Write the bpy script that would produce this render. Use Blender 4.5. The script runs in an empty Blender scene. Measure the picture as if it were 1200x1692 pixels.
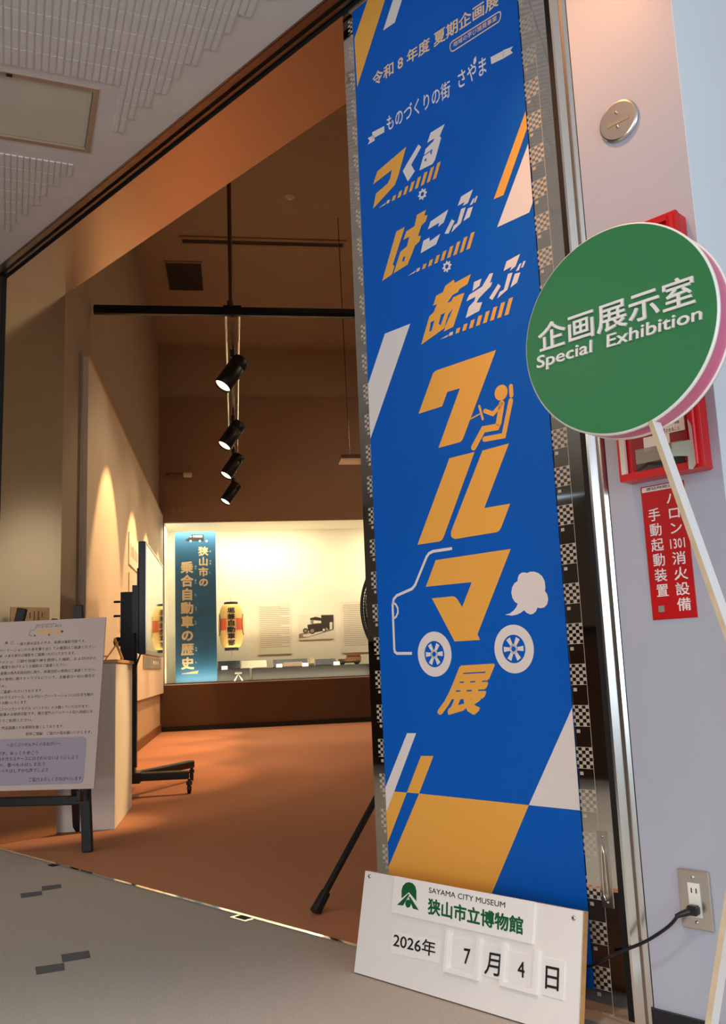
import bpy, math, random
import numpy as np
random.seed(7)
SC = bpy.context.scene
COL = SC.collection
# ------------------------------------------------------------------ camera
FPX, PITCH, ROLL, EYE = 1485.0, math.radians(9.73), -math.radians(2.34), 0.83
V = lambda *a: np.array(a, float)
_f = V(0, math.cos(PITCH), math.sin(PITCH)); _u = V(0, -math.sin(PITCH), math.cos(PITCH)); _x = V(1, 0, 0)
XR = math.cos(ROLL)*_x + math.sin(ROLL)*_u
UR = -math.sin(ROLL)*_x + math.cos(ROLL)*_u
CAM = V(0, 0, EYE)
cd = bpy.data.cameras.new('camera'); cam = bpy.data.objects.new('camera', cd); COL.objects.link(cam)
cd.sensor_fit = 'VERTICAL'; cd.sensor_height = 24; cd.lens = 24*FPX/1692; cd.clip_start = .02; cd.clip_end = 200
from mathutils import Matrix
cam.matrix_world = Matrix(((XR[0], UR[0], -_f[0], 0), (XR[1], UR[1], -_f[1], 0), (XR[2], UR[2], -_f[2], EYE), (0, 0, 0, 1)))
SC.camera = cam
def ray(x, y): return _f + (x-600)/FPX*XR - (y-846)/FPX*UR
def hit(x, y, n, d):
    r = ray(x, y); return CAM + r*((d - n@CAM)/(n@r))
Z = V(0, 0, 1)
A2 = math.radians(44.78); A1 = math.radians(8.375)
EE = V(math.sin(A2), -math.cos(A2), 0); NI = V(math.cos(A2), math.sin(A2), 0)     # along the portal wall / into the room
AA = V(-math.sin(A1), math.cos(A1), 0); BB = V(math.cos(A1), math.sin(A1), 0)     # room depth / room width
def E_(e, d, z): return EE*e + NI*d + Z*z            # portal frame
def R_(b, a, z): return BB*b + AA*a + Z*z            # exhibition room frame
def floor_at(x, y, z=0.0): return hit(x, y, Z, z)
class Plane:
    def __init__(s, o, u, w):
        s.o, s.u, s.w = o, u, w; s.n = np.cross(u, w)
    def st(s, x, y):
        p = hit(x, y, s.n, s.n@s.o) - s.o
        return (p@s.u, p@s.w)
    def pt(s, a, b, d=0.0): return s.o + s.u*a + s.w*b + s.n*d
    def at(s, x, y, d=0.0): return s.pt(*s.st(x, y), d)
def portal(d): return Plane(NI*d, EE, Z)
def farpl(a): return Plane(AA*a, BB, Z)
def leftpl(b): return Plane(BB*b, AA, Z)

# ------------------------------------------------------------------ world, lights, exposure
vs = SC.view_settings; vs.view_transform = 'Standard'; vs.look = 'None'; vs.exposure = 0.0; vs.gamma = 1; vs.use_curve_mapping = False
SC.cycles.max_bounces = 8; SC.cycles.diffuse_bounces = 4; SC.cycles.glossy_bounces = 5; SC.cycles.transparent_max_bounces = 12
SC.cycles.use_denoising = True; SC.cycles.sample_clamp_indirect = 6; SC.cycles.caustics_reflective = False; SC.cycles.caustics_refractive = False
W = bpy.data.worlds.new('world'); SC.world = W; W.use_nodes = True
W.node_tree.nodes['Background'].inputs[0].default_value = (.62, .78, 1, 1); W.node_tree.nodes['Background'].inputs[1].default_value = .9
def light(name, kind, loc, to, power, col, size=None, size_y=None, spot=None, blend=.5, radius=None):
    l = bpy.data.lights.new(name, kind); l.energy = power; l.color = col
    if kind == 'AREA':
        l.size = size
        if size_y: l.shape = 'RECTANGLE'; l.size_y = size_y
    if kind == 'SPOT': l.spot_size = spot; l.spot_blend = blend
    if radius is not None: l.shadow_soft_size = radius
    o = bpy.data.objects.new(name, l); COL.objects.link(o)
    from mathutils import Vector
    d = Vector(tuple(to - loc)); o.location = tuple(loc)
    o.rotation_euler = d.to_track_quat('-Z', 'Y').to_euler()
    return o
WARM = (1, .66, .36); COOL = (.80, .90, 1)
light('daylight_side_window', 'AREA', E_(2.9, .8, 1.5), E_(-1, .9, 1.4), 62, COOL, 3.2, 2.2)
light('daylight_rear_window', 'AREA', E_(.8, -4.6, 1.3), E_(-1.8, 1.2, 2.3), 125, (.92, .95, 1), 3.5, 2.0)
light('lobby_ceiling_lamp', 'AREA', E_(-3.4, -2.6, 3.0), E_(-3.4, -2.6, 0), 40, (1, .86, .7), 1.2, 1.2)
light('pillar_downlight', 'SPOT', E_(-1.16, 1.45, 3.07), E_(-1.0, 1.85, 1.6), 78, (1, .42, .13), spot=math.radians(66), blend=.9, radius=.05)
light('room_fill_near', 'AREA', R_(3.2, 7.6, 4.6), R_(.6, 7.5, 0), 20, (1, .78, .52), 1.2, 1.2)  # unseen area lamp added for the room's ambient light
light('room_fill_far', 'AREA', R_(3.4, 11.5, 4.6), R_(.6, 11.5, 0), 18, (1, .78, .52), 1.2, 1.2)  # second unseen ambient fill, deeper in the room

for _b, _a, _w in ((1.0, 4.6, 20), (.9, 7.0, 60), (1.0, 9.6, 130), (1.0, 12.2, 230)):
    light('floor_fill_spot', 'SPOT', R_(_b, _a, 5.3), R_(_b-.3, _a, 0), _w*1.3, (1, .80, .58), spot=math.radians(50), blend=.9, radius=.15)  # unseen spots added to brighten the carpet, strongest at the far end
for _a in (7.6, 9.6, 11.9):
    light('panel_fill_spot', 'SPOT', R_(2.6, _a, 3.7), R_(-1.05, _a, .85), 135, (1, .74, .46), spot=math.radians(62), blend=.5, radius=.1)  # unseen spots added to lift the display wall up to its top edge
light('jamb_reflection_spot', 'SPOT', E_(-2.3, 4.4, 4.4), E_(-.86, 3.8, .9), 500, (1, .72, .44), spot=math.radians(36), blend=.8, radius=.05)  # added lamp on the pier's inner face, so the jamb reflects something bright
light('lobby_downlight', 'SPOT', E_(-.75, .25, 3.06), E_(-.85, .2, 0), 250, (1, .97, .93), spot=math.radians(74), blend=.75, radius=.12)
light('lobby_downlight_left', 'SPOT', E_(-4.3, .9, 3.06), E_(-4.3, 1.0, 0), 26, (1, .78, .45), spot=math.radians(80), blend=.9, radius=.1)
light('pedestal_fill_spot', 'SPOT', R_(2.2, 6.3, 3.3), R_(-.67, 5.56, .45), 760, (1, .64, .30), spot=math.radians(15), blend=.8, radius=.03)  # unseen lamp added to light the pedestal's right side
# ------------------------------------------------------------------ materials
def S(r, g, b):
    f = lambda c: (c/255/12.92) if c/255 <= .04045 else ((c/255+.055)/1.055)**2.4
    return (f(r), f(g), f(b), 1)
MATS = {}
def mat(name, col, rough=.5, metal=0, spec=.5, noise=None, bump=None, emit=None, coat=0, alpha=1, brush=None):
    m = bpy.data.materials.new(name); m.use_nodes = True; MATS[name] = m
    nt = m.node_tree; N = nt.nodes; L = nt.links; b = N['Principled BSDF']
    b.inputs['Base Color'].default_value = col; b.inputs['Roughness'].default_value = rough
    b.inputs['Metallic'].default_value = metal; b.inputs['Specular IOR Level'].default_value = spec
    b.inputs['Coat Weight'].default_value = coat; b.inputs['Alpha'].default_value = alpha
    if emit: b.inputs['Emission Color'].default_value = emit[0]; b.inputs['Emission Strength'].default_value = emit[1]
    tc = N.new('ShaderNodeTexCoord')
    if noise:                                  # (scale, amount): soft wear in the colour itself
        t = N.new('ShaderNodeTexNoise'); t.inputs['Scale'].default_value = noise[0]; t.inputs['Detail'].default_value = 4
        L.new(tc.outputs['Object'], t.inputs['Vector'])
        r = N.new('ShaderNodeMapRange'); r.inputs['From Min'].default_value = .3; r.inputs['From Max'].default_value = .7
        r.inputs['To Min'].default_value = 1-noise[1]; r.inputs['To Max'].default_value = 1+noise[1]
        L.new(t.outputs['Fac'], r.inputs['Value'])
        x = N.new('ShaderNodeMix'); x.data_type = 'RGBA'; x.blend_type = 'MULTIPLY'; x.inputs[0].default_value = 1
        x.inputs[6].default_value = col; L.new(r.outputs[0], x.inputs[7]); L.new(x.outputs[2], b.inputs['Base Color'])
    if bump:                                   # (scale, strength)
        t = N.new('ShaderNodeTexNoise'); t.inputs['Scale'].default_value = bump[0]; t.inputs['Detail'].default_value = 3
        L.new(tc.outputs['Object'], t.inputs['Vector'])
        bp = N.new('ShaderNodeBump'); bp.inputs['Strength'].default_value = bump[1]; bp.inputs['Distance'].default_value = .004
        L.new(t.outputs['Fac'], bp.inputs['Height']); L.new(bp.outputs[0], b.inputs['Normal'])
    if brush:                                  # stretched scratches: (sx, sy, sz)
        mp = N.new('ShaderNodeMapping'); mp.inputs['Scale'].default_value = brush
        L.new(tc.outputs['Object'], mp.inputs['Vector'])
        t = N.new('ShaderNodeTexNoise'); t.inputs['Scale'].default_value = 1; t.inputs['Detail'].default_value = 3
        L.new(mp.outputs[0], t.inputs['Vector'])
        r = N.new('ShaderNodeMapRange'); r.inputs['To Min'].default_value = rough*.85; r.inputs['To Max'].default_value = rough*1.2
        L.new(t.outputs['Fac'], r.inputs['Value']); L.new(r.outputs[0], b.inputs['Roughness'])
    return m
def glass(name, tint=(1, 1, 1, 1), refl=.5):
    m = bpy.data.materials.new(name); m.use_nodes = True; MATS[name] = m; nt = m.node_tree; N = nt.nodes; L = nt.links
    N.remove(N['Principled BSDF']); t = N.new('ShaderNodeBsdfTransparent'); t.inputs[0].default_value = tint
    g = N.new('ShaderNodeBsdfGlossy'); g.inputs['Roughness'].default_value = .02
    fr = N.new('ShaderNodeFresnel'); fr.inputs[0].default_value = 1.3
    mx = N.new('ShaderNodeMixShader'); mu = N.new('ShaderNodeMath'); mu.operation = 'MULTIPLY'; mu.inputs[1].default_value = refl
    L.new(fr.outputs[0], mu.inputs[0]); L.new(mu.outputs[0], mx.inputs[0]); L.new(t.outputs[0], mx.inputs[1]); L.new(g.outputs[0], mx.inputs[2])
    L.new(mx.outputs[0], N['Material Output'].inputs[0]); return m
mat('blue_vinyl', S(0, 96, 200), .5, spec=.25, noise=(1.2, .05)); mat('orange_print', S(250, 182, 78), .45); mat('white_print', S(240, 232, 228), .45)
mat('cream_print', S(250, 214, 172), .45)
mat('white_board', S(238, 236, 232), .35, noise=(3, .03)); mat('white_plate', S(244, 243, 240), .3); mat('clear_plastic', S(240, 240, 238), .2)
mat('wood_edge', S(226, 168, 104), .5, noise=(40, .12)); mat('wood_light', S(216, 170, 110), .5, noise=(30, .1))
mat('black_ink', S(24, 22, 22), .5); mat('green_ink', S(0, 92, 46), .5); mat('pale_ink', S(178, 164, 142), .6); mat('grey_ink', S(96, 88, 80), .6)
mat('sign_green', S(54, 132, 80), .34, spec=.25); mat('sign_white', S(244, 240, 232), .3); mat('sign_pink', S(222, 122, 156), .4)
mat('post_white', S(252, 252, 250), .28); mat('post_side', S(206, 184, 150), .45, noise=(30, .08))
mat('pillar_paint', S(182, 185, 198), .35, noise=(2.5, .025), bump=(60, .03)); mat('pier_paint', S(228, 240, 247), .5, noise=(2, .02))
mat('base_black', S(22, 24, 32), .4, noise=(5, .1))
mat('fire_red', S(205, 12, 20), .3, noise=(5, .04)); mat('fire_red_dark', S(150, 6, 14), .35); mat('plate_red', S(196, 8, 16), .35); mat('label_grey', S(150, 142, 124), .4)
mat('acrylic', S(206, 226, 214), .15, alpha=.55); glass('case_glass', (.985, .985, .97, 1), .55)
mat('steel', (.66, .63, .58, 1), .28, 1, noise=(3, .03)); mat('steel_screw', (.6, .58, .55, 1), .25, 1, noise=(60, .05))
mat('steel_satin', (.82, .82, .80, 1), .2, 1, noise=(4, .02)); mat('steel_brushed', (.66, .60, .52, 1), .15, 1, brush=(160, 160, 3)); mat('steel_soffit', (.64, .54, .44, 1), .3, 1, brush=(40, 40, 40))
mat('slot_dark', S(16, 13, 12), .7, noise=(6, .1)); mat('channel_metal', (.30, .25, .21, 1), .35, 1, noise=(8, .1))
mat('trim_polished', (.80, .80, .78, 1), .08, 1, noise=(4, .02))
mat('lobby_ceiling', S(226, 222, 218), .8, noise=(8, .03), bump=(90, .12)); mat('hatch_paint', S(214, 212, 196), .6, noise=(4, .05)); mat('hatch_frame', S(176, 150, 128), .45, noise=(9, .06))
mat('lobby_wall', S(120, 104, 88), .5, noise=(3, .06)); mat('lobby_wood', S(74, 52, 38), .35, noise=(6, .12))
mat('carpet_lobby', S(184, 176, 166), .95, spec=.1, noise=(260, .16), bump=(320, .6)); mat('carpet_inlay', S(104, 104, 104), .95, spec=.1, noise=(260, .15))
mat('carpet_room', S(190, 132, 100), .9, spec=.12, noise=(180, .06), bump=(280, .4))
mat('room_wall', S(168, 150, 128), .7, noise=(3, .025)); mat('room_panel', S(230, 214, 190), .7, noise=(4, .02)); mat('room_ceiling', S(156, 138, 120), .8, noise=(3, .03))
mat('sill_dark', S(86, 60, 36), .7, noise=(2, .04)); mat('room_dark', S(150, 124, 102), .7, noise=(2, .04)); mat('dado', S(196, 170, 136), .6, noise=(3, .03)); mat('base_wood', S(120, 76, 36), .5, noise=(9, .1))
mat('case_lining', S(250, 246, 232), .7, noise=(5, .01)); mat('case_black', S(11, 9, 13), .5, noise=(6, .1))
mat('black_metal', S(18, 16, 20), .35, noise=(12, .1)); mat('black_satin', S(12, 11, 13), .4, noise=(12, .1)); mat('caster_grey', S(120, 116, 112), .4, noise=(20, .08))
mat('tv_screen', (.62, .62, .60, 1), .03, .85); mat('chrome', (.95, .9, .82, 1), .16, 1, noise=(10, .03))
mat('lamp_glow', S(255, 226, 170), .4, emit=((1, .72, .40, 1), 9)); mat('tube_glow', S(255, 250, 235), .4, emit=((1, .92, .74, 1), 3))
mat('pedestal', S(232, 226, 214), .5, noise=(3, .02)); mat('poster_paper', S(208, 188, 178), .6, noise=(4, .02)); mat('poster_box', S(172, 160, 174), .6, noise=(4, .02))
mat('case_blue', S(24, 84, 124), .6, noise=(3, .05)); mat('tan_print', S(206, 184, 150), .6); mat('lantern_paper', S(246, 212, 130), .6, noise=(10, .06)); mat('lantern_red', S(232, 98, 52), .6)
mat('paper_white', S(240, 234, 224), .7, noise=(6, .03)); mat('sepia_dark', S(54, 44, 40), .6, noise=(20, .2)); mat('sepia_mid', S(150, 136, 122), .6, noise=(20, .15)); mat('model_brown', S(92, 62, 44), .4, noise=(20, .1)); mat('stand_slate', S(70, 76, 96), .5, noise=(20, .1))
mat('plug_black', S(20, 20, 22), .32, noise=(30, .1)); mat('receptacle', S(238, 236, 226), .3, noise=(20, .02)); mat('off_white', S(222, 214, 200), .5, noise=(10, .03)); mat('grille_dark', S(30, 18, 16), .7, noise=(30, .1))

# mirror steel with etched chequers: pattern in the panel's own e / z coordinates
def mirror_mat():
    m = bpy.data.materials.new('mirror_etched'); m.use_nodes = True; MATS['mirror_etched'] = m
    nt = m.node_tree; N = nt.nodes; L = nt.links; b = N['Principled BSDF']
    b.inputs['Metallic'].default_value = 1; b.inputs['Roughness'].default_value = .035; b.inputs['Base Color'].default_value = (.74, .72, .66, 1)
    tc = N.new('ShaderNodeTexCoord'); sp = N.new('ShaderNodeSeparateXYZ'); L.new(tc.outputs['UV'], sp.inputs[0])
    def M(op, a, b_=None, c=None):
        n = N.new('ShaderNodeMath'); n.operation = op
        for i, v in enumerate((a, b_, c)):
            if v is None: continue
            if isinstance(v, (int, float)): n.inputs[i].default_value = v
            else: L.new(v, n.inputs[i])
        return n.outputs[0]
    T = .0507                                      # one etched tile
    u, v = sp.outputs[0], sp.outputs[1]            # metres
    tz = M('DIVIDE', M('SUBTRACT', v, .003), T)
    odd = M('FLOORED_MODULO', M('FLOOR', tz), 2)
    fz = M('FRACT', tz)
    def strip(u0):
        fu = M('DIVIDE', M('SUBTRACT', u, u0), T)
        inside = M('MULTIPLY', M('GREATER_THAN', fu, 0), M('LESS_THAN', fu, 1))
        cu = M('FLOOR', M('MULTIPLY', fu, 5)); cz = M('FLOOR', M('MULTIPLY', fz, 6))
        chk = M('FLOORED_MODULO', M('ADD', cu, cz), 2)
        sq = M('MULTIPLY', M('COMPARE', cu, 1, .1), M('COMPARE', cz, 4, .1))
        pat = M('ADD', M('MULTIPLY', chk, odd), M('MULTIPLY', sq, M('SUBTRACT', 1, odd)))
        edge = M('MAXIMUM', M('GREATER_THAN', fz, .975), M('GREATER_THAN', fu, .975))
        return M('MULTIPLY', M('MINIMUM', M('MAXIMUM', pat, edge), 1), inside)
    fac = M('MAXIMUM', strip(.025), strip(.7145))
    mx = N.new('ShaderNodeMix'); mx.data_type = 'RGBA'; L.new(fac, mx.inputs[0]); mx.inputs[6].default_value = (.74, .72, .66, 1); mx.inputs[7].default_value = S(196, 186, 170)
    L.new(mx.outputs[2], b.inputs['Base Color'])
    r = N.new('ShaderNodeMapRange'); L.new(fac, r.inputs['Value']); r.inputs['To Min'].default_value = .035; r.inputs['To Max'].default_value = .6; L.new(r.outputs[0], b.inputs['Roughness'])
    L.new(M('SUBTRACT', 1, M('MULTIPLY', fac, .9)), b.inputs['Metallic'])
mirror_mat()

# ------------------------------------------------------------------ mesh helpers
class MB:
    def __init__(s): s.v = []; s.f = []; s.m = []; s.sm = []; s.uv = None
    def add(s, vs_, fs, mi=0, smooth=False):
        k = len(s.v); s.v += [tuple(map(float, p)) for p in vs_]
        for f in fs: s.f.append(tuple(i+k for i in f)); s.m.append(mi); s.sm.append(smooth)
        return s
    def hexa(s, c, mi=0):                          # c: 4 bottom + 4 top, both counter-clockwise from above
        return s.add(c, [(3, 2, 1, 0), (4, 5, 6, 7), (0, 1, 5, 4), (1, 2, 6, 5), (2, 3, 7, 6), (3, 0, 4, 7)], mi)
    def box(s, o, x, y, z, mi=0):                  # corner + three edge vectors (right-handed)
        o, x, y, z = map(np.asarray, (o, x, y, z))
        if np.cross(x, y)@z < 0: x, y = y, x
        return s.hexa([o, o+x, o+x+y, o+y, o+z, o+x+z, o+x+y+z, o+y+z], mi)
    def bev(s, o, x, y, z, r, mi=0):               # box with chamfered edges
        o, x, y, z = map(lambda q: np.asarray(q, float), (o, x, y, z))
        if np.cross(x, y)@z < 0: x, y = y, x
        lx, ly, lz = map(np.linalg.norm, (x, y, z)); ux, uy, uz = x/lx, y/ly, z/lz
        r = min(r, lx*.45, ly*.45, lz*.45); V_ = {}; vs_ = []
        for i in (0, 1):
            for j in (0, 1):
                for k in (0, 1):
                    p = [i*lx, j*ly, k*lz]; sg = [1-2*i, 1-2*j, 1-2*k]
                    for ax in range(3):
                        q = list(p)
                        for t in range(3):
                            if t != ax: q[t] += sg[t]*r
                        V_[(i, j, k, ax)] = len(vs_); vs_.append(o+ux*q[0]+uy*q[1]+uz*q[2])
        fs = []
        for ax in range(3):
            b_, c_ = [t for t in range(3) if t != ax]
            for s_ in (0, 1):
                loop = []
                for (p, q) in ((0, 0), (1, 0), (1, 1), (0, 1)):
                    key = [0, 0, 0]; key[ax] = s_; key[b_] = p; key[c_] = q; loop.append(V_[(*key, ax)])
                fs.append(loop)
            for p in (0, 1):
                for q in (0, 1):
                    k0 = [0, 0, 0]; k1 = [0, 0, 0]
                    for kk, e_ in ((k0, 0), (k1, 1)): kk[ax] = e_; kk[b_] = p; kk[c_] = q
                    fs.append([V_[(*k0, b_)], V_[(*k1, b_)], V_[(*k1, c_)], V_[(*k0, c_)]])
        for i in (0, 1):
            for j in (0, 1):
                for k in (0, 1): fs.append([V_[(i, j, k, 0)], V_[(i, j, k, 1)], V_[(i, j, k, 2)]])
        ctr = o+(x+y+z)/2; out = []
        for f in fs:
            P = [vs_[i] for i in f]; n = np.cross(P[1]-P[0], P[2]-P[1]); c = sum(P)/len(P)
            out.append(tuple(f) if n@(c-ctr) > 0 else tuple(reversed(f)))
        return s.add(vs_, out, mi)
    def prism(s, pl, pts, d0, d1, mi=0):           # polygon on a plane (s, t), extruded along its normal
        A = sum(pts[i][0]*pts[(i+1) % len(pts)][1]-pts[(i+1) % len(pts)][0]*pts[i][1] for i in range(len(pts)))
        if A < 0: pts = list(reversed(pts))
        n = len(pts); vs_ = [pl.pt(a, b, d1) for a, b in pts]
        if d0 == d1: return s.add(vs_, [tuple(range(n))], mi)
        vs_ += [pl.pt(a, b, d0) for a, b in pts]
        return s.add(vs_, [tuple(range(n)), tuple(reversed(range(n, 2*n)))] + [(i, i+n, (i+1) % n+n, (i+1) % n) for i in range(n)], mi)
    def rect(s, pl, s0, s1, t0, t1, d0, d1, mi=0): return s.prism(pl, [(s0, t0), (s1, t0), (s1, t1), (s0, t1)], d0, d1, mi)
    def tube(s, path, r, n=8, mi=0, smooth=True, caps=True):
        P = [np.asarray(p, float) for p in path]; rs = r if isinstance(r, (list, tuple)) else [r]*len(P)
        t0 = P[1]-P[0]; h = Z if abs(t0@Z) < .9*np.linalg.norm(t0) else V(1, 0, 0); rings = []; prev = None
        for i, p in enumerate(P):
            t = (P[min(i+1, len(P)-1)]-P[max(i-1, 0)]); t = t/np.linalg.norm(t)
            a = np.cross(t, h) if prev is None else prev-(prev@t)*t
            a = a/np.linalg.norm(a); prev = a; b = np.cross(t, a)
            rings.append([p+rs[i]*(math.cos(2*math.pi*k/n)*a+math.sin(2*math.pi*k/n)*b) for k in range(n)])
        s.add([q for R in rings for q in R], [(i*n+k, i*n+(k+1) % n, (i+1)*n+(k+1) % n, (i+1)*n+k) for i in range(len(P)-1) for k in range(n)], mi, smooth)
        if caps:
            s.add(rings[0], [tuple(reversed(range(n)))], mi); s.add(rings[-1], [tuple(range(n))], mi)
        return s
    def ring(s, c, ax, R, r, n=40, m=6, mi=0):     # torus
        ax = ax/np.linalg.norm(ax); h = Z if abs(ax@Z) < .9 else V(1, 0, 0); a = np.cross(ax, h); a /= np.linalg.norm(a); b = np.cross(ax, a)
        vs_ = []
        for i in range(n):
            q = 2*math.pi*i/n; d = math.cos(q)*a+math.sin(q)*b
            for j in range(m): w = 2*math.pi*j/m; vs_.append(c+d*(R+r*math.cos(w))+ax*r*math.sin(w))
        return s.add(vs_, [(i*m+j, i*m+(j+1) % m, ((i+1) % n)*m+(j+1) % m, ((i+1) % n)*m+j) for i in range(n) for j in range(m)], mi, True)
    def lathe(s, o, ax, prof, n=32, mi=0, smooth=True):   # prof: (radius, distance along ax)
        ax = np.asarray(ax, float)/np.linalg.norm(ax); h = Z if abs(ax@Z) < .9 else V(1, 0, 0)
        a = np.cross(ax, h); a /= np.linalg.norm(a); b = np.cross(ax, a); vs_ = []
        for r, d in prof:
            for k in range(n): q = 2*math.pi*k/n; vs_.append(o+ax*d+r*(math.cos(q)*a+math.sin(q)*b))
        m = len(prof)
        s.add(vs_, [(i*n+k, i*n+(k+1) % n, (i+1)*n+(k+1) % n, (i+1)*n+k) for i in range(m-1) for k in range(n)], mi, smooth)
        s.add(vs_[:n], [tuple(reversed(range(n)))], mi); s.add(vs_[-n:], [tuple(range(n))], mi)
        return s
    def stroke(s, pl, pts, w, d0, d1, mi=0):       # a line of constant width on a plane
        P = [np.array(p, float) for p in pts]; l = []; r = []
        for i in range(len(P)):
            t1 = P[i]-P[i-1] if i else P[1]-P[0]; t2 = P[i+1]-P[i] if i < len(P)-1 else t1
            t1 = t1/np.linalg.norm(t1); t2 = t2/np.linalg.norm(t2); n1 = V(-t1[1], t1[0]); n2 = V(-t2[1], t2[0]); m = n1+n2
            m = m/max(np.linalg.norm(m), 1e-6); k = min(1/max(m@n1, .3), 2.2)
            l.append(tuple(P[i]+m*w/2*k)); r.append(tuple(P[i]-m*w/2*k))
        for i in range(len(P)-1): s.prism(pl, [r[i], r[i+1], l[i+1], l[i]], d0, d1, mi)
        return s
    def disc(s, pl, c, R, d0, d1, mi=0, n=40, a0=0, a1=2*math.pi): 
        pts = [(c[0]+R*math.cos(a0+(a1-a0)*k/n), c[1]+R*math.sin(a0+(a1-a0)*k/n)) for k in range(n if a1-a0 > 6.28 else n+1)]
        return s.prism(pl, pts, d0, d1, mi)
    def build(s, name, mats, parent=None, loc=None):
        o0 = np.array(parent['_o']) if parent is not None else (np.asarray(loc, float) if loc is not None else V(0, 0, 0))
        me = bpy.data.meshes.new(name); me.from_pydata([tuple(np.array(v)-o0) for v in s.v], [], s.f)
        for m in (mats if isinstance(mats, (list, tuple)) else [mats]): me.materials.append(MATS[m])
        me.polygons.foreach_set('material_index', s.m); me.polygons.foreach_set('use_smooth', s.sm); me.update()
        o = bpy.data.objects.new(name, me); COL.objects.link(o); o['_o'] = tuple(o0)
        if parent is not None: o.parent = parent
        else: o.location = tuple(o0)
        return o
_fc = bpy.data.curves.new('type_setter', 'FONT'); _fo = bpy.data.objects.new('type_setter', _fc); COL.objects.link(_fo)
_gc = {}
def glyphs(body, bold=0.0, res=3, ext=0.0):
    k = (body, bold, res, ext)
    if k not in _gc:
        _fc.body = body; _fc.offset = bold; _fc.resolution_u = res; _fc.extrude = ext; _fc.fill_mode = 'BOTH' if ext else 'FRONT'
        bpy.context.view_layer.update()
        ev = _fo.evaluated_get(bpy.context.evaluated_depsgraph_get()); me = ev.to_mesh()
        _gc[k] = ([tuple(v.co) for v in me.vertices], [tuple(p.vertices) for p in me.polygons]); ev.to_mesh_clear()
    return _gc[k]
def shifts(bold):                              # heavier weight: the glyph set again around itself
    if not bold: return [(0, 0)]
    n = 4 if bold < .011 else 8
    return [(bold*math.cos(2*math.pi*(k+.5)/n), bold*math.sin(2*math.pi*(k+.5)/n)) for k in range(n)]+([(0, 0)] if bold > .03 else [])
def text(mb, pl, body, bl, br, tl, d=.0008, bold=0.0, res=3, thick=0, mi=0, px=True):
    """lettering whose ink box has these three corners on the plane"""
    if px: bl, br, tl = pl.st(*bl), pl.st(*br), pl.st(*tl)
    vs_, fs = glyphs(body, 0, res, .1 if thick else 0)
    xs = [v[0] for v in vs_]; ys = [v[1] for v in vs_]; x0, x1, y0, y1 = min(xs)-bold, max(xs)+bold, min(ys)-bold, max(ys)+bold
    bl, br, tl = map(lambda q: V(*q), (bl, br, tl))
    for i, (dx, dy) in enumerate(shifts(bold)):
        out = []
        for x, y, z in vs_:
            q = bl+(br-bl)*((x+dx-x0)/(x1-x0))+(tl-bl)*((y+dy-y0)/(y1-y0)); out.append(pl.pt(q[0], q[1], d+i*.00002+(thick if z > 0 else 0)))
        mb.add(out, fs, mi)
def line(mb, pl, body, s0, t0, h, w=None, d=.0008, bold=0.0, res=2, mi=0, right=False):
    """a line of type: left (or right) end, baseline, em height, optional total width"""
    vs_, fs = glyphs(body, 0, res); k = h
    x0 = min(v[0] for v in vs_); x1 = max(v[0] for v in vs_); kx = k if w is None else w/(x1-x0)
    off = s0-(x1*kx if right else x0*kx)
    for dx, dy in (shifts(bold)[:2] if bold else [(0, 0)]): mb.add([pl.pt(off+(v[0]+dx)*kx, t0+(v[1]+dy)*k, d) for v in vs_], fs, mi)
def column(mb, pl, chars, top, bot, w, d=.0008, bold=0.0, mi=0, fill=.9, mp=None, res=2):
    """vertical lettering: first and last cell centre lines, in plane coordinates"""
    n = len(chars); top, bot = V(*top), V(*bot); step = (bot-top)/n
    for i, c in enumerate(chars):
        if c == ' ': continue
        vs_, fs = glyphs(c, 0, res); xs = [v[0] for v in vs_]; ys = [v[1] for v in vs_]
        cx = .5 if len(c) == 1 else (min(xs)+max(xs))/2; cy = .38
        kx = w if len(c) == 1 else w/(max(xs)-min(xs)); ky = abs(step[1])*fill
        o = top+step*(i+.5)
        for j, (dx, dy) in enumerate(shifts(bold)):
            out = []
            for v in vs_:
                a, b = o[0]+(v[0]+dx-cx)*kx, o[1]+(v[1]+dy-cy)*ky
                out.append(mp(a, b) if mp else pl.pt(a, b, d+j*.00002))
            mb.add(out, fs, mi)
def thing(name, label, cat, loc, group=None):
    o = bpy.data.objects.new(name, None); COL.objects.link(o); o.location = tuple(loc); o['_o'] = tuple(map(float, loc)); o.empty_display_size = .1
    return tag(o, label, cat, group)
def tag(o, label, cat, group=None):
    o['label'] = label; o['category'] = cat
    if group: o['group'] = group
    return o
def struct(mb, name, mats, label=None):
    o = mb.build(name, mats); o['kind'] = 'structure'
    if label: o['label'] = label
    return o
def copy_tree(o, off):
    c = o.copy(); COL.objects.link(c); c.location = tuple(np.array(o.location)+off)
    for ch in o.children:
        d = ch.copy(); COL.objects.link(d); d.parent = c
        for g in ch.children: h = g.copy(); COL.objects.link(h); h.parent = d
    return c
def pxs(pl, pts, org=(0, 0), k=1.0): return [pl.st(org[0]+x/k, org[1]+y/k) for x, y in pts]

# ================================================================== SETTING
D0, D1, D2 = 1.89, 1.985, 2.337           # lobby wall face, shutter line, room face of the portal
ZC, ZS, ZR = 3.09, 3.085, 5.9             # lobby ceiling, portal soffit, room ceiling
EL, EM, EP0, EP1 = -4.80, -2.0, -1.075, -0.80
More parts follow.
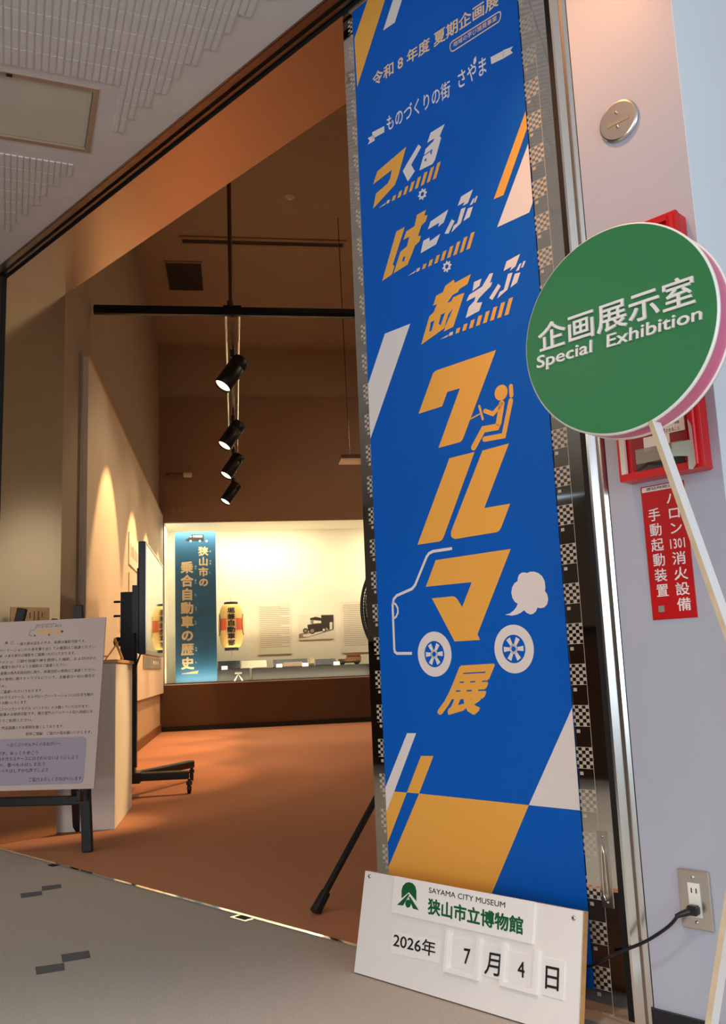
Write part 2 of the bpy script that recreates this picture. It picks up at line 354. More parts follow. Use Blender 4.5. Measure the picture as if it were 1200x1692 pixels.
# floors
m = MB()
m.add([E_(-9, -7, 0), E_(6, -7, 0), E_(6, D1, 0), E_(-9, D1, 0)], [(0, 1, 2, 3)])
for q in ([(195, 575), (285, 562), (290, 585), (200, 600)], [(112, 615), (205, 602), (207, 625), (117, 640)], [(133, 357), (195, 350), (197, 362), (135, 372)], [(65, 380), (133, 372), (135, 385), (68, 395)]):
    P = [floor_at(x/1.9355, 1280+y/1.9355, .0006) for x, y in q]; m.add(P[::-1], [(0, 1, 2, 3)], 1)
struct(m, 'floor', ['carpet_lobby', 'carpet_inlay'])
m = MB(); m.add([E_(-9, D1, 0), E_(6, D1, 0), E_(6, 16, 0), E_(-14, 16, 0), E_(-14, D1, 0)], [(0, 1, 2, 3, 4)])
struct(m, 'floor_room', ['carpet_room'])
m = MB(); m.box(E_(EL, D1-.012, 0), EE*(EM-EL), NI*.016, Z*.004); struct(m, 'trim_threshold', ['trim_polished'])
# lobby ceiling: flat border boards plus the grooved acoustic tiles
m = MB()
HA = math.radians(-21.6); C1 = V(math.sin(HA), math.cos(HA), 0); C2 = V(math.cos(HA), -math.sin(HA), 0)
hc = floor_at(165, 147, ZC)                                   # hatch corner, right and near
H0, H1 = hc@C2-.46, hc@C2; G0, G1 = hc@C1, hc@C1+.46
def cpt(s, t, z): return C2*s+C1*t+Z*z
# slab with the hatch opening left out
for s0, s1, t0, t1 in ((-9, H0, -7, 7), (H1, 7, -7, 7), (H0, H1, -7, G0), (H0, H1, G1, 7)):
    # clip the strip at the lobby wall face by Sutherland-Hodgman against NI.p <= D0
    P = [cpt(s0, t0, ZC), cpt(s1, t0, ZC), cpt(s1, t1, ZC), cpt(s0, t1, ZC)]; Q = []
    for i in range(4):
        a, b = P[i], P[(i+1) % 4]; da, db = a@NI-D0, b@NI-D0
        if da <= 0: Q.append(a)
        if da*db < 0: Q.append(a+(b-a)*(da/(da-db)))
    if len(Q) > 2: m.add(Q+[q+Z*.05 for q in Q], [tuple(reversed(range(len(Q)))), tuple(range(len(Q), 2*len(Q)))])
px_, py_ = .0262, .104
for i in range(-95, 60):
    for j in range(-12, 44):
        s, t = i*px_+.006, j*py_+.03
        c = cpt(s+px_/2, t+py_/2, 0)
        if c@NI > D0-.15 or c@EE < -5.6 or c@EE > -1.2 or c@NI < -.9: continue
        if H0-.075 < s+px_/2 < H1+.075 and G0-.075 < t+py_/2 < G1+.075: continue
        g = .0023; a = cpt(s+g, t+.0006, ZC); w = px_-2*g; l = py_-.0012; h = .005
        B = [a, a+C2*w, a+C2*w+C1*l, a+C1*l]; T = [a+C2*.002+C1*.002-Z*h, a+C2*(w-.002)+C1*.002-Z*h, a+C2*(w-.002)+C1*(l-.002)-Z*h, a+C2*.002+C1*(l-.002)-Z*h]
        m.add(B+T, [(7, 6, 5, 4), (0, 4, 5, 1), (1, 5, 6, 2), (2, 6, 7, 3), (3, 7, 4, 0)])
m.box(E_(EP1, D0, ZC), EE*4.2, NI*5, Z*.05)
struct(m, 'ceiling', ['lobby_ceiling'])
# portal: left jamb block, header block, right block
def eb(mb, e0, e1, d0, d1, z0, z1, mi=0): mb.box(E_(e0, d0, z0), EE*(e1-e0), NI*(d1-d0), Z*(z1-z0), mi)
def rb(mb, b0, b1, a0, a1, z0, z1, mi=0): mb.box(R_(b0, a0, z0), BB*(b1-b0), AA*(a1-a0), Z*(z1-z0), mi)
m = MB(); eb(m, -5.6, EL, D1, D2, 0, ZS); struct(m, 'trim_jamb', ['steel_brushed'])
m = MB(); eb(m, -5.6, EM, D1, D2, ZS, ZS+.05); struct(m, 'trim_soffit', ['steel_soffit'])
m = MB(); eb(m, -9, -.86, D1, D2, ZS+.05, ZR); eb(m, -9, -5.6, D1, D2, 0, ZS+.05); eb(m, EM+.002, -.86, D1+.012, D2, 0, ZS+.05); struct(m, 'wall_portal', ['room_wall'])
# shutter slot in the ceiling
m = MB(); eb(m, -5.6, 2, D0, D1, ZC+.09, ZC+.12, 1)
eb(m, -5.6, 2, D0-.002, D0+.004, ZC-.004, ZC+.09); eb(m, -4.83, -1.13, D0+.02, D0+.05, ZC+.012, ZC+.03); eb(m, -4.83, -1.13, D1-.028, D1-.012, ZC+.008, ZC+.03)
eb(m, -5.6, 2, D1-.004, D1, ZS+.0, ZC+.09, 1)
for k in range(9): eb(m, -4.6+k*.33, -4.585+k*.33, D0+.055, D0+.07, ZC+.028, ZC+.031, 1)
eb(m, -4.83, -1.13, D0+.05, D1-.028, ZC+.03, ZC+.034)
struct(m, 'trim_shutter_slot', ['channel_metal', 'slot_dark'])
# left end of the shutter: guide and lobby wall beyond
m = MB(); eb(m, -9, EL-.03, D0, D1, 0, ZC+.1); struct(m, 'wall_left', ['lobby_wood'])
m = MB(); eb(m, EL-.045, EL-.028, D0+.012, D1-.03, 0, ZC); eb(m, EL-.029, EL-.02, D0-.004, D0+.02, 0, ZC, 0); struct(m, 'trim_left_guide', ['trim_polished'])
m = MB(); eb(m, EL-.028, EL-.003, D1-.016, D1+.001, 0, ZS, 0); struct(m, 'trim_left_gap', ['slot_dark'])
# right end: dark guide slot, polished trims, pillar
m = MB(); eb(m, -1.195, -1.06, D1-.004, D1+.01, 0, ZC); struct(m, 'trim_guide_slot', ['slot_dark'])
m = MB(); 
def vprism(mb, pts, z0, z1, mi=0):              # upright bar with an (e, d) section
    n = len(pts); c = [E_(a, b, z0) for a, b in pts]+[E_(a, b, z1) for a, b in pts]
    mb.add(c, [tuple(range(n)), tuple(reversed(range(n, 2*n)))]+[(i, i+n, (i+1) % n+n, (i+1) % n) for i in range(n)], mi)
vprism(m, [(-1.118, D0+.05), (-1.118, D0-.012), (-1.112, D0-.012), (-1.097, D0+.002), (-1.097, D0+.05)], 0, ZC)
vprism(m, [(-1.096, D0+.05), (-1.096, D0-.002), (-1.088, D0-.002), (-1.088, D0+.05)], 0, ZC, 1); vprism(m, [(-1.087, D0+.05), (-1.087, D0-.008), (-1.084, D0-.008), (-1.077, D0-.001), (-1.077, D0+.05)], 0, ZC)
struct(m, 'trim_right_guide', ['steel_satin', 'channel_metal'])
m = MB(); eb(m, EP0, EP1, D0, D1-.004, 0, ZC); struct(m, 'wall_pillar', ['pillar_paint'])
m = MB(); eb(m, EP1-.001, EP1+.001, D0+.0005, 6.5, 0, ZC+.3); eb(m, EP1-.05, EP1, D1, 6.5, 0, ZR); struct(m, 'wall_pier', ['pier_paint'])
m = MB(); eb(m, EP0, EP1+.006, D0-.008, D0, 0, .08); eb(m, EP1, EP1+.008, D0, 6.4, 0, .08); struct(m, 'baseboard_pillar', ['base_black'])
# mirror clad door leaf with the etched strips
m = MB(); eb(m, EM, -1.195, D1-.001, D1+.012, 0, ZC+.05)
leaf = m.build('door_1', ['mirror_etched']); leaf['kind'] = 'structure'
uv = leaf.data.uv_layers.new(name='m')
for lp in leaf.data.loops:
    c = np.array(leaf.data.vertices[lp.vertex_index].co); uv.data[lp.index].uv = (c@EE-EM, c[2])
# exhibition room
m = MB(); rb(m, -1.21, -1.11, 5.45, 15.2, 0, ZR); struct(m, 'wall_room_left', ['room_wall'])
m = MB(); rb(m, -1.11, -1.05, 6.655, 13.78, .56, 3.2); rb(m, -1.052, -1.046, 6.655, 13.78, 3.19, 3.212, 1)
rb(m, -1.11, -1.09, 6.60, 6.655, .0, 3.215, 2); struct(m, 'trim_display_wall', ['room_panel', 'wood_light', 'room_wall'])
m = MB(); rb(m, -1.11, -1.10, 6.655, 13.78, .11, .56); rb(m, -1.11, -1.08, 6.655, 13.78, 0, .11, 1)
for a0 in (9.92, 10.12): rb(m, -1.10, -1.096, a0, a0+.03, .2, .46, 2)
rb(m, -1.10, -1.092, 13.3, 13.38, .30, .42, 3); struct(m, 'baseboard_room_left', ['dado', 'base_wood', 'slot_dark', 'off_white'])
m = MB(); rb(m, -1.2, 7, 15.0, 15.1, 0, ZR); rb(m, -1.11, 7, 13.8, 15.0, 3.115, ZR); struct(m, 'wall_far', ['room_wall'])
m = MB(); rb(m, -1.11, 7, 13.79, 13.82, 0, .665, 3); rb(m, -1.11, 7, 13.77, 13.80, 0, .07, 1); rb(m, -1.11, -1.035, 13.78, 13.82, .665, 3.115); rb(m, -1.11, 7, 13.78, 13.82, 3.1, 5.08); rb(m, -1.11, 7, 13.80, 13.84, .655, .68, 2)
struct(m, 'trim_case_front', ['room_dark', 'slot_dark', 'off_white', 'sill_dark'])
m = MB(); rb(m, 6.0, 6.1, -6, 15, 0, ZR); struct(m, 'wall_room_right', ['room_wall'])
m = MB(); rb(m, -6, 7, 1, 15.1, ZR, ZR+.1); struct(m, 'ceiling_room', ['room_ceiling'])
# lobby behind the camera (seen only in the mirror steel)
m = MB(); eb(m, -9, 6, -7.1, -7, 0, ZC); struct(m, 'wall_rear', ['lobby_wall'])
m = MB(); eb(m, -9.1, -9, -7, D0, 0, ZC); struct(m, 'wall_lobby_left', ['lobby_wall'])
m = MB(); eb(m, 3.2, 3.3, -7, 6.5, 0, .7); eb(m, 3.2, 3.3, -7, 6.5, 2.75, ZC)
for d in (-7, -3.4, -1.2, 2.2, 6.4): eb(m, 3.2, 3.3, d, d+.12, .7, 2.75)
struct(m, 'window_1', ['pier_paint'])

# ================================================================== BANNER
DB = 1.981
PB = portal(DB)
bl_ = PB.st(584, 0)[0]; BX0, BX1 = -1.949, -1.281
banner = thing('banner', 'tall blue hanging banner with orange vehicle title beside the mirror steel door', 'banner', E_((BX0+BX1)/2, DB, .04))
m = MB(); n = 24
for k in range(n):                                 # cloth with a slight curl at the foot
    z0, z1 = .05+3.02*k/n, .05+3.02*(k+1)/n
    m.rect(PB, BX0, BX1, z0, z1, -.0015, 0)
cloth = m.build('cloth', ['blue_vinyl'], banner)
m = MB(); m.tube([E_(BX0-.01, DB, 3.072), E_(BX1+.01, DB, 3.072)], .009, 10); m.build('hanging_rod', ['steel'], banner)
EPS = .0008
def clip(pts):
    out = pts
    for lim, sg in ((BX0, 1), (BX1, -1)):
        Q = []
        for i in range(len(out)):
            a, b = out[i], out[(i+1) % len(out)]; da, db = sg*(a[0]-lim), sg*(b[0]-lim)
            if da >= 0: Q.append(a)
            if da*db < 0: k = da/(da-db); Q.append((a[0]+(b[0]-a[0])*k, a[1]+(b[1]-a[1])*k))
        out = Q
    return out
def patch(name, matn, polys, org=(0, 0), k=1.0, holes=(), cl=False, d=EPS):
    mb = MB()
    for p in polys:
        q = pxs(PB, p, org, k); q = clip(q) if cl else q
        mb.prism(PB, q, d, d)
    for p in holes: mb.prism(PB, pxs(PB, p, org, k), d+.0005, d+.0005, 1)
    return mb.build(name, [matn, 'blue_vinyl'], banner)
# stripes
o2 = (480, 0)
patch('stripe', 'orange_print', [[(1060, -270), (1275, -270), (1175, 0), (830, 1080), (795, 480), (960, 0)]], o2, 7.5, cl=True)
o1 = (590, 0)
patch('stripe', 'white_print', [[(260, -40), (322, -40), (260, 155), (180, 210)]], o1, 4.138)
ob = (590, 190)
patch('stripe', 'orange_print', [[(1118, -30), (1150, -60), (1150, 20), (970, 530), (905, 558)]], ob, 4, cl=True)
patch('stripe', 'white_print', [[(1185, 50), (1185, 560), (1165, 575), (1140, 645), (928, 743)]], ob, 4, cl=True)
oc = (580, 400)
patch('stripe', 'white_print', [[(188, 505), (328, 450), (108, 1085), (90, 1100), (90, 800)]], oc, 3.3333, cl=True)
od = (580, 1180); kd = 2.609
patch('stripe', 'white_print', [[(243, 82), (282, 82), (188, 333), (140, 455), (140, 340)]], od, kd, cl=True)
patch('stripe', 'orange_print', [[(303, 180), (357, 180), (295, 342), (242, 338)]], od, kd)
patch('stripe', 'orange_print', [[(188, 333), (242, 338), (163, 545), (140, 600), (140, 455)]], od, kd, cl=True)
patch('colour_block', 'orange_print', [[(295, 342), (768, 392), (480, 1080), (120, 1010), (120, 760)]], od, kd, cl=True)
patch('colour_block', 'white_print', [[(768, 392), (940, 5), (1010, -160), (1010, 417)]], od, kd, cl=True)
# headings
def bpx(x, y, o=o1, k=4.138): return (o[0]+x/k, o[1]+y/k)
m = MB()
text(m, PB, '令和 8 年度 夏期企画展', bpx(108, 600), bpx(970, 38), bpx(108, 507), EPS, .02)
m.build('heading_lettering', ['cream_print'], banner)
m = MB()
pill = pxs(PB, [(645, 349), (637, 330), (640, 300), (655, 283), (968, 84), (980, 82), (985, 98), (980, 130), (970, 150), (660, 350)], o1, 4.138)
m.stroke(PB, pill+pill[:2], .004, EPS, EPS)
text(m, PB, '地域の学び推奨事業', bpx(660, 326), bpx(958, 140), bpx(660, 290), EPS, .01)
m.build('subheading_lettering', ['cream_print'], banner)
m = MB()
text(m, PB, 'ものづくりの街', bpx(205, 905), bpx(640, 660), bpx(203, 795), EPS, .012)
text(m, PB, 'さやま', bpx(695, 610), bpx(888, 500), bpx(690, 492), EPS, .012)
m.prism(PB, pxs(PB, [(797, 440), (800, 405), (815, 383), (818, 415), (808, 440)], o1, 4.138), EPS, EPS)
m.build('slogan_lettering', ['white_print'], banner)
patch('ribbon_mark', 'white_print', [[(105, 905), (188, 862), (188, 905), (107, 950)], [(75, 945), (120, 922), (122, 962), (75, 990), (88, 963)]], o1, 4.138)
patch('ribbon_mark', 'white_print', [[(915, 392), (1005, 345), (1005, 400), (920, 440)], [(1000, 345), (1068, 318), (1052, 345), (1068, 362), (1000, 402)]], o1, 4.138)
# tsukuru / hakobu / asobu
patch('slogan_lettering', 'orange_print', [[(327, 210), (275, 400), (252, 462), (108, 620), (127, 520), (205, 452), (222, 415), (232, 363), (107, 460), (137, 372)]], ob, 4)
patch('slogan_lettering', 'white_print', [[(408, 195), (426, 212), (360, 330), (384, 372), (338, 440), (304, 372), (330, 325)],
      [(582, 60), (548, 140), (558, 150), (518, 295), (500, 325), (413, 368), (440, 275), (500, 228), (505, 222), (445, 265), (455, 225), (505, 175), (512, 155), (466, 185), (488, 118)]], ob, 4,
      holes=[[(440, 275), (500, 225), (494, 262), (486, 258), (490, 240), (445, 272)], [(450, 293), (462, 287), (459, 305), (448, 308)]])
patch('slogan_lettering', 'orange_print', [[(262, 770), (318, 740), (238, 990), (250, 1000), (232, 1055), (168, 1098)],
      [(398, 660), (458, 627), (446, 665), (468, 662), (455, 705), (428, 730), (405, 800), (425, 800), (415, 835), (385, 865), (360, 930), (335, 990), (243, 1048), (288, 905), (332, 868), (347, 805), (308, 825), (328, 770), (382, 735)]], ob, 4,
      holes=[[(322, 935), (314, 965), (300, 970), (308, 938)]])
buA = [[(768, 492), (735, 582), (700, 602), (714, 575), (667, 602), (690, 540)], [(768, 555), (780, 548), (764, 590), (746, 598)], [(788, 540), (800, 533), (786, 575), (772, 582)],
       [(627, 690), (648, 700), (606, 785), (580, 785)], [(690, 622), (720, 610), (688, 715), (625, 778), (640, 732), (664, 715)], [(735, 618), (768, 605), (746, 675), (705, 702)]]
patch('slogan_lettering', 'white_print', [[(605, 625), (575, 710), (538, 740), (546, 712), (470, 757), (487, 705)], [(440, 832), (480, 810), (482, 835), (552, 785), (525, 855), (422, 915)]]+buA, ob, 4)
oe = (600, 380)
patch('slogan_lettering', 'orange_print', [[(545, 370), (602, 328), (608, 350), (715, 292), (692, 358), (640, 390), (618, 432), (672, 416), (598, 640), (535, 672), (545, 645), (385, 760), (440, 570), (468, 545), (490, 490), (464, 502), (485, 435), (530, 410)]], oe, 4,
      holes=[[(560, 480), (595, 430), (640, 405), (634, 430), (598, 445), (585, 470), (570, 478)], [(450, 610), (474, 598), (455, 665), (440, 675)], [(518, 560), (545, 545), (515, 630), (502, 620)], [(565, 560), (596, 520), (555, 615), (538, 650)]])
patch('slogan_lettering', 'white_print', [[(735, 345), (785, 322), (771, 370), (725, 405)], [(838, 290), (862, 284), (840, 352), (857, 342), (846, 372), (800, 418), (765, 455), (752, 482), (790, 477), (770, 535), (680, 583), (700, 510), (738, 468), (745, 442), (685, 472), (702, 430), (788, 375)],
      [(1040, 158), (1010, 240), (972, 270), (985, 242), (930, 272), (950, 208)], [(1035, 225), (1050, 218), (1032, 265), (1012, 274)], [(1062, 208), (1077, 203), (1060, 245), (1045, 252)],
      [(895, 356), (912, 372), (856, 464), (835, 450)], [(960, 290), (990, 282), (956, 395), (888, 454), (905, 410), (932, 395)], [(1005, 290), (1042, 280), (1020, 348), (975, 382)]], oe, 4)
def hatch_row(tip, far_bot, far_top, n=9):
    a, b, c = map(lambda q: V(*PB.st(*q)), (tip, far_bot, far_top)); mb = MB(); w = (b-a)/(n+1)
    mb.prism(PB, [tuple(a), tuple(a+w*1.1), tuple(a+w*1.25+(c-b)*.13)], EPS, EPS, 1)
    for i in range(1, n+1):
        p = a+w*(i+.35); h = (c-b)*(.12+.88*(i/n)**1.0)
        mb.prism(PB, [tuple(p), tuple(p+w*.55), tuple(p+w*.55+h), tuple(p+h)], EPS, EPS, 1 if i < 2 else 0)
    mb.build('hatch_stripe_row', ['orange_print', 'cream_print'], banner)
hatch_row((590+145/4, 190+616/4), (590+528/4, 190+416/4), (590+560/4, 190+304/4))
hatch_row((590+338/4, 190+1063/4), (590+752/4, 190+880/4), (590+785/4, 190+768/4))
hatch_row((600+510/4, 380+724/4), (600+968/4, 380+556/4), (600+998/4, 380+442/4))
def gear(cx, cy):
    c = PB.st(cx, cy); R = abs(PB.st(cx, cy-9.5)[1]-c[1]); mb = MB(); pts = []
    for i in range(32):
        r = R if i % 4 < 2 else R*.74; q = 2*math.pi*(i-.5)/32; pts.append((c[0]+r*math.cos(q), c[1]+r*math.sin(q)))
    mb.prism(PB, pts, EPS, EPS); mb.disc(PB, c, R*.36, EPS+.0005, EPS+.0005, 1, 20); mb.build('gear_mark', ['white_print', 'blue_vinyl'], banner)
gear(698.5, 321); gear(739, 440.5)
# kuruma-ten
of, kf = (640, 560), 4.615
patch('title_lettering', 'orange_print', [[(350, 265), (362, 250), (378, 240), (832, 85), (582, 755), (572, 775), (556, 788), (392, 832), (556, 377), (460, 405), (420, 515), (240, 572)]], of, kf)
patch('title_lettering', 'orange_print', [[(476, 910), (668, 862), (432, 1510), (420, 1532), (400, 1545), (232, 1570)], [(728, 852), (930, 797), (742, 1290), (940, 1256), (870, 1440), (856, 1462), (838, 1474), (520, 1526), (496, 1516), (487, 1495), (490, 1465)]], of, kf)
og = (630, 880)
patch('title_lettering', 'orange_print', [[(362, 182), (858, 108), (638, 672), (655, 710), (487, 720), (337, 435), (472, 421), (490, 425), (505, 440), (537, 492), (600, 328), (297, 358)]], og, 4)
m = MB(); text(m, PB, '展', (630+362/4, 880+1208/4), (630+640/4, 880+1205/4), (630+492/4, 880+880/4), EPS, .042); m.build('title_lettering', ['orange_print'], banner)
# driver pictogram
mb = MB(); c = PB.st(640+870/kf, 560+410/kf); mb.disc(PB, c, abs(PB.st(640+870/kf, 560+350/kf)[1]-c[1]), EPS, EPS)
def cap(pts, w):
    q = pxs(PB, pts, of, kf); mb.stroke(PB, q, w, EPS, EPS)
    for p in q: mb.disc(PB, p, w/2, EPS+.0001, EPS+.0001, 0, 16)
cap([(945, 362), (949, 430)], .0135); cap([(944, 472), (890, 738), (745, 765)], .0155); cap([(875, 495), (852, 640), (838, 672), (735, 690), (662, 826)], .019)
cap([(872, 500), (808, 572), (748, 550)], .013); cap([(704, 512), (730, 612)], .0075); mb.stroke(PB, pxs(PB, [(716, 568), (634, 612)], of, kf), .004, EPS, EPS)
mb.build('driver_pictogram', ['orange_print'], banner)
# car outline, smoke, wheels
mb = MB()
mb.stroke(PB, pxs(PB, [(470, 105), (345, 124), (318, 137), (302, 160), (225, 348), (205, 372), (105, 416), (84, 440), (77, 480), (88, 770), (92, 788), (106, 799), (205, 798)], og, 4), .0085, EPS, EPS)
mb.stroke(PB, pxs(PB, [(80, 463), (98, 475), (111, 500), (112, 530), (100, 556), (82, 570)], og, 4), .0065, EPS, EPS); mb.build('car_outline_mark', ['white_print'], banner)
patch('smoke_mark', 'white_print', [[(905, 300), (912, 280), (928, 266), (948, 263), (966, 268), (985, 259), (1010, 258), (1040, 267), (1065, 288), (1082, 320), (1087, 360), (1084, 388), (1098, 405), (1106, 440), (1098, 475), (1080, 494), (1055, 500), (1035, 496), (1025, 520), (1005, 538), (985, 541), (962, 530), (946, 513), (925, 530), (900, 542), (865, 549), (820, 543), (850, 535), (878, 515), (895, 492), (904, 470), (885, 458), (868, 430), (862, 395), (868, 360), (882, 335), (903, 320)]], og, 4)
def wheel(cx, cy, ry, name='wheel_mark'):
    c = PB.st(cx, cy); R = abs(PB.st(cx, cy-ry)[1]-c[1]); mb = MB(); mb.disc(PB, c, R, EPS, EPS, 0, 56); mb.disc(PB, c, R*.585, EPS+.0004, EPS+.0004, 1, 40)
    for i in range(6):
        q = i*math.pi/3; u = V(math.cos(q), math.sin(q)); v = V(-u[1], u[0])
        mb.prism(PB, [tuple(V(*c)+u*R*.12+v*R*.06), tuple(V(*c)+u*R*.12-v*R*.06), tuple(V(*c)+u*R*.5-v*R*.11), tuple(V(*c)+u*R*.5+v*R*.11)], EPS+.0008, EPS+.0008)
    mb.disc(PB, c, R*.20, EPS+.0008, EPS+.0008, 0, 20); mb.disc(PB, c, R*.11, EPS+.0012, EPS+.0012, 1, 20); mb.build(name, ['white_print', 'blue_vinyl'], banner)
wheel(630+353/4, 880+803/4, 149/4); wheel(630+878/4, 880+769/4, 161/4)

# ================================================================== DATE BOARD
lean = V(0, 0, 0); bot = E_(0, 1.81, 0.004); top = E_(0, 1.868, .258)
wv = (top-bot)/np.linalg.norm(top-bot)
P2 = Plane(bot, EE, wv); HB = np.linalg.norm(top-bot); X0, X1 = -1.932, -1.222
board = thing('date_board', 'white date board leaning at the foot of the blue banner', 'sign board', E_(-1.577, 1.82, 0))
m = MB(); m.rect(P2, X0, X1, 0, HB, -.0235, -.004, 1); m.rect(P2, X0, X1, 0, HB, -.004, 0, 0); m.build('panel', ['white_board', 'wood_edge'], board)
q = lambda x, y: P2.st(650+x/3.871, 1440+y/3.871)
def quad(mb, pts, d0, d1, mi=0): mb.prism(P2, [q(*p) for p in pts], d0, d1, mi)
s0, t0 = q(5, 28); s1, t1 = q(905, 455)
m = MB(); m.rect(P2, P2.st(655, 1450)[0]-.002, q(905, 300)[0], P2.st(651, 1508)[1], HB+.001, 0, .005)
plaque = m.build('name_plate', ['white_plate'], board)
def q2(x, y): return (650+x/3.871, 1440+y/3.871)
m = MB(); text(m, P2, 'SAYAMA CITY MUSEUM', q2(236, 136), q2(724, 234), q2(238, 102), .0056, .004); m.build('small_lettering', ['black_ink'], plaque)
m = MB(); text(m, P2, '狭山市立博物館', q2(228, 272), q2(840, 408), q2(232, 168), .0056, .03); m.build('lettering', ['green_ink'], plaque)
m = MB()
dome = [(62, 172), (62, 120), (70, 92), (88, 74), (110, 69), (133, 76), (150, 96), (157, 125), (157, 190), (109, 133)]
m.prism(P2, [q(*p) for p in dome], .0056, .0056)
m.prism(P2, [q(*p) for p in [(107, 142), (112, 150), (72, 218), (33, 214)]], .0056, .0056); m.prism(P2, [q(*p) for p in [(107, 165), (116, 160), (172, 248), (135, 238)]], .0056, .0056)
c = q(104, 206); m.disc(P2, c, abs(q(104, 180)[1]-c[1]), .0058, .0058, 0, 24); m.build('emblem', ['green_ink'], plaque)
m = MB(); quad(m, [(-2, 385), (300, 445), (285, 585), (-20, 520)], 0, .0012); m.build('year_card', ['white_plate'], board)
m = MB(); text(m, P2, '2026年', q2(0, 482), q2(270, 548), q2(8, 385), .0018, .012); m.build('lettering', ['black_ink'], board)
def slot(x0, x1, yl, yr, h, name):
    # channel frame: two uprights and a bottom rail
    mb = MB(); sl, sr = q(x0, yl)[0], q(x1, yr)[0]; tt = q(x0, yl)[1]; tb = q(x0, yl+h)[1]
    mb.rect(P2, sl, sl+.0085, tb, tt, 0, .008); mb.rect(P2, sl+.009, sl+.015, tb+.004, tt-.001, 0, .004)
    mb.rect(P2, sr-.0085, sr, tb, tt, 0, .008); mb.rect(P2, sr-.015, sr-.009, tb+.004, tt-.001, 0, .004)
    mb.rect(P2, sl+.009, sr-.009, tb, tb+.010, 0, .007)
    return mb.build(name, ['white_plate'], board)
slot(350, 568, 372, 415, 272, 'card_holder'); slot(706, 940, 450, 495, 282, 'card_holder')
def card(x0, x1, y0, y1, body, bl, br, tl):
    mb = MB(); mb.rect(P2, q(x0, y0)[0], q(x1, y1)[0], q(x0, y1)[1], q(x0, y0)[1], 0, .002); c = mb.build('number_card', ['clear_plastic'], board)
    mb = MB(); text(mb, P2, body, q2(*bl), q2(*br), q2(*tl), .0028, .012); mb.build('lettering', ['black_ink'], c)
card(395, 525, 420, 610, '7', (455, 590), (497, 597), (457, 490)); card(580, 690, 460, 665, '月', (585, 655), (682, 675), (600, 512))
card(745, 885, 505, 700, '4', (800, 670), (845, 682), (800, 568)); card(962, 1092, 545, 790, '日', (975, 748), (1062, 768), (980, 600))
def screw(mb, pl, c, r, d=0):
    mb.lathe(pl.pt(c[0], c[1], d), pl.n, [(r, 0), (r, .001), (r*.8, .0022), (r*.3, .0028)], 16, 0)
    mb.rect(pl, c[0]-r*.6, c[0]+r*.6, c[1]-r*.1, c[1]+r*.1, d+.0028, d+.003, 1)
for x, y in ((611, 1448), (649.5+1157/3.871, 1440+298/3.871)):
    mb = MB(); screw(mb, P2, P2.st(x, y), .0055); mb.build('screw', ['steel_screw', 'black_ink'], board)

# ================================================================== ROUND SIGN ON ITS STAND
DS = 1.5; P3 = portal(DS); SCc = (-.8125, 1.4437); SR = .2045; STH = .062
stand = thing('round_sign_stand', 'round green sign with white lettering on a white wooden post', 'sign', E_(-.70, DS+.03, 0))
m = MB()
o = P3.pt(SCc[0], SCc[1], -STH)
m.lathe(o, P3.n, [(SR-.008, 0), (SR, .003), (SR, .008), (SR-.003, .009)], 96, 1); m.lathe(o, P3.n, [(SR-.003, .009), (SR-.003, STH-.009)], 96, 0)
m.lathe(o, P3.n, [(SR-.003, STH-.009), (SR, STH-.008), (SR, STH-.003), (SR-.003, STH-.0005)], 96, 1)
disc = m.build('sign_body', ['sign_pink', 'sign_white'], stand)
m = MB(); m.lathe(P3.pt(SCc[0], SCc[1], -.002), P3.n, [(SR-.004, 0), (SR-.004, .0025)], 96, 0, False); m.build('sign_face', ['sign_green'], disc)
k6 = 3.4286; q6 = lambda x, y: (850+x/k6, 320+y/k6)
m = MB(); text(m, P3, '企画展示室', q6(146, 908), q6(1033, 626), q6(140, 752), .0008, .012, 3, .0045); m.build('lettering', ['sign_white'], disc)
m = MB(); text(m, P3, 'Special  Exhibition', q6(134, 1016), q6(1070, 740), q6(136, 925), .0008, .012, 3, .0045); m.build('lettering', ['sign_white'], disc)
Pp = P3
up0, up1 = Pp.st(1078, 718), Pp.st(1200, 1062); lo0, lo1 = Pp.st(1199, 1472), Pp.st(1165, 1692)
def run(p, z): return p[0][0]+(p[1][0]-p[0][0])*(z-p[0][1])/(p[1][1]-p[0][1])
# a bent flat bar: narrow edge to the front, broad white face to the side
ze = (lo0[0]-up0[0]+up0[1]*(k_u := (up1[0]-up0[0])/(up1[1]-up0[1]))-lo0[1]*(k_l := (lo1[0]-lo0[0])/(lo1[1]-lo0[1])))/(k_u-k_l)
kx = run((up0, up1), ze)
ctr = [(run((up0, up1), 1.262), 1.262), (run((up0, up1), ze+.03), ze+.03), (kx-.002, ze), (run((lo0, lo1), ze-.03), ze-.03), (run((lo0, lo1), .012), .012)]
TW, TD = .009, .034
m = MB()
for i in range(len(ctr)-1): m.prism(Pp, [ctr[i], ctr[i+1], (ctr[i+1][0]+TW, ctr[i+1][1]), (ctr[i][0]+TW, ctr[i][1])], -TD, -.0012, 0)
m.build('post', ['post_white'], stand)
m = MB()
for i in range(len(ctr)-1): m.prism(Pp, [ctr[i], ctr[i+1], (ctr[i+1][0]+TW, ctr[i+1][1]), (ctr[i][0]+TW, ctr[i][1])], -.0012, 0, 0)
m.build('post_edge', ['post_side'], stand)
fx = ctr[-1][0]
m = MB(); m.bev(Pp.pt(fx-.16, 0, .12), EE*.32, NI*.27, Z*.012, .004); m.build('base_plate', ['post_white'], stand)

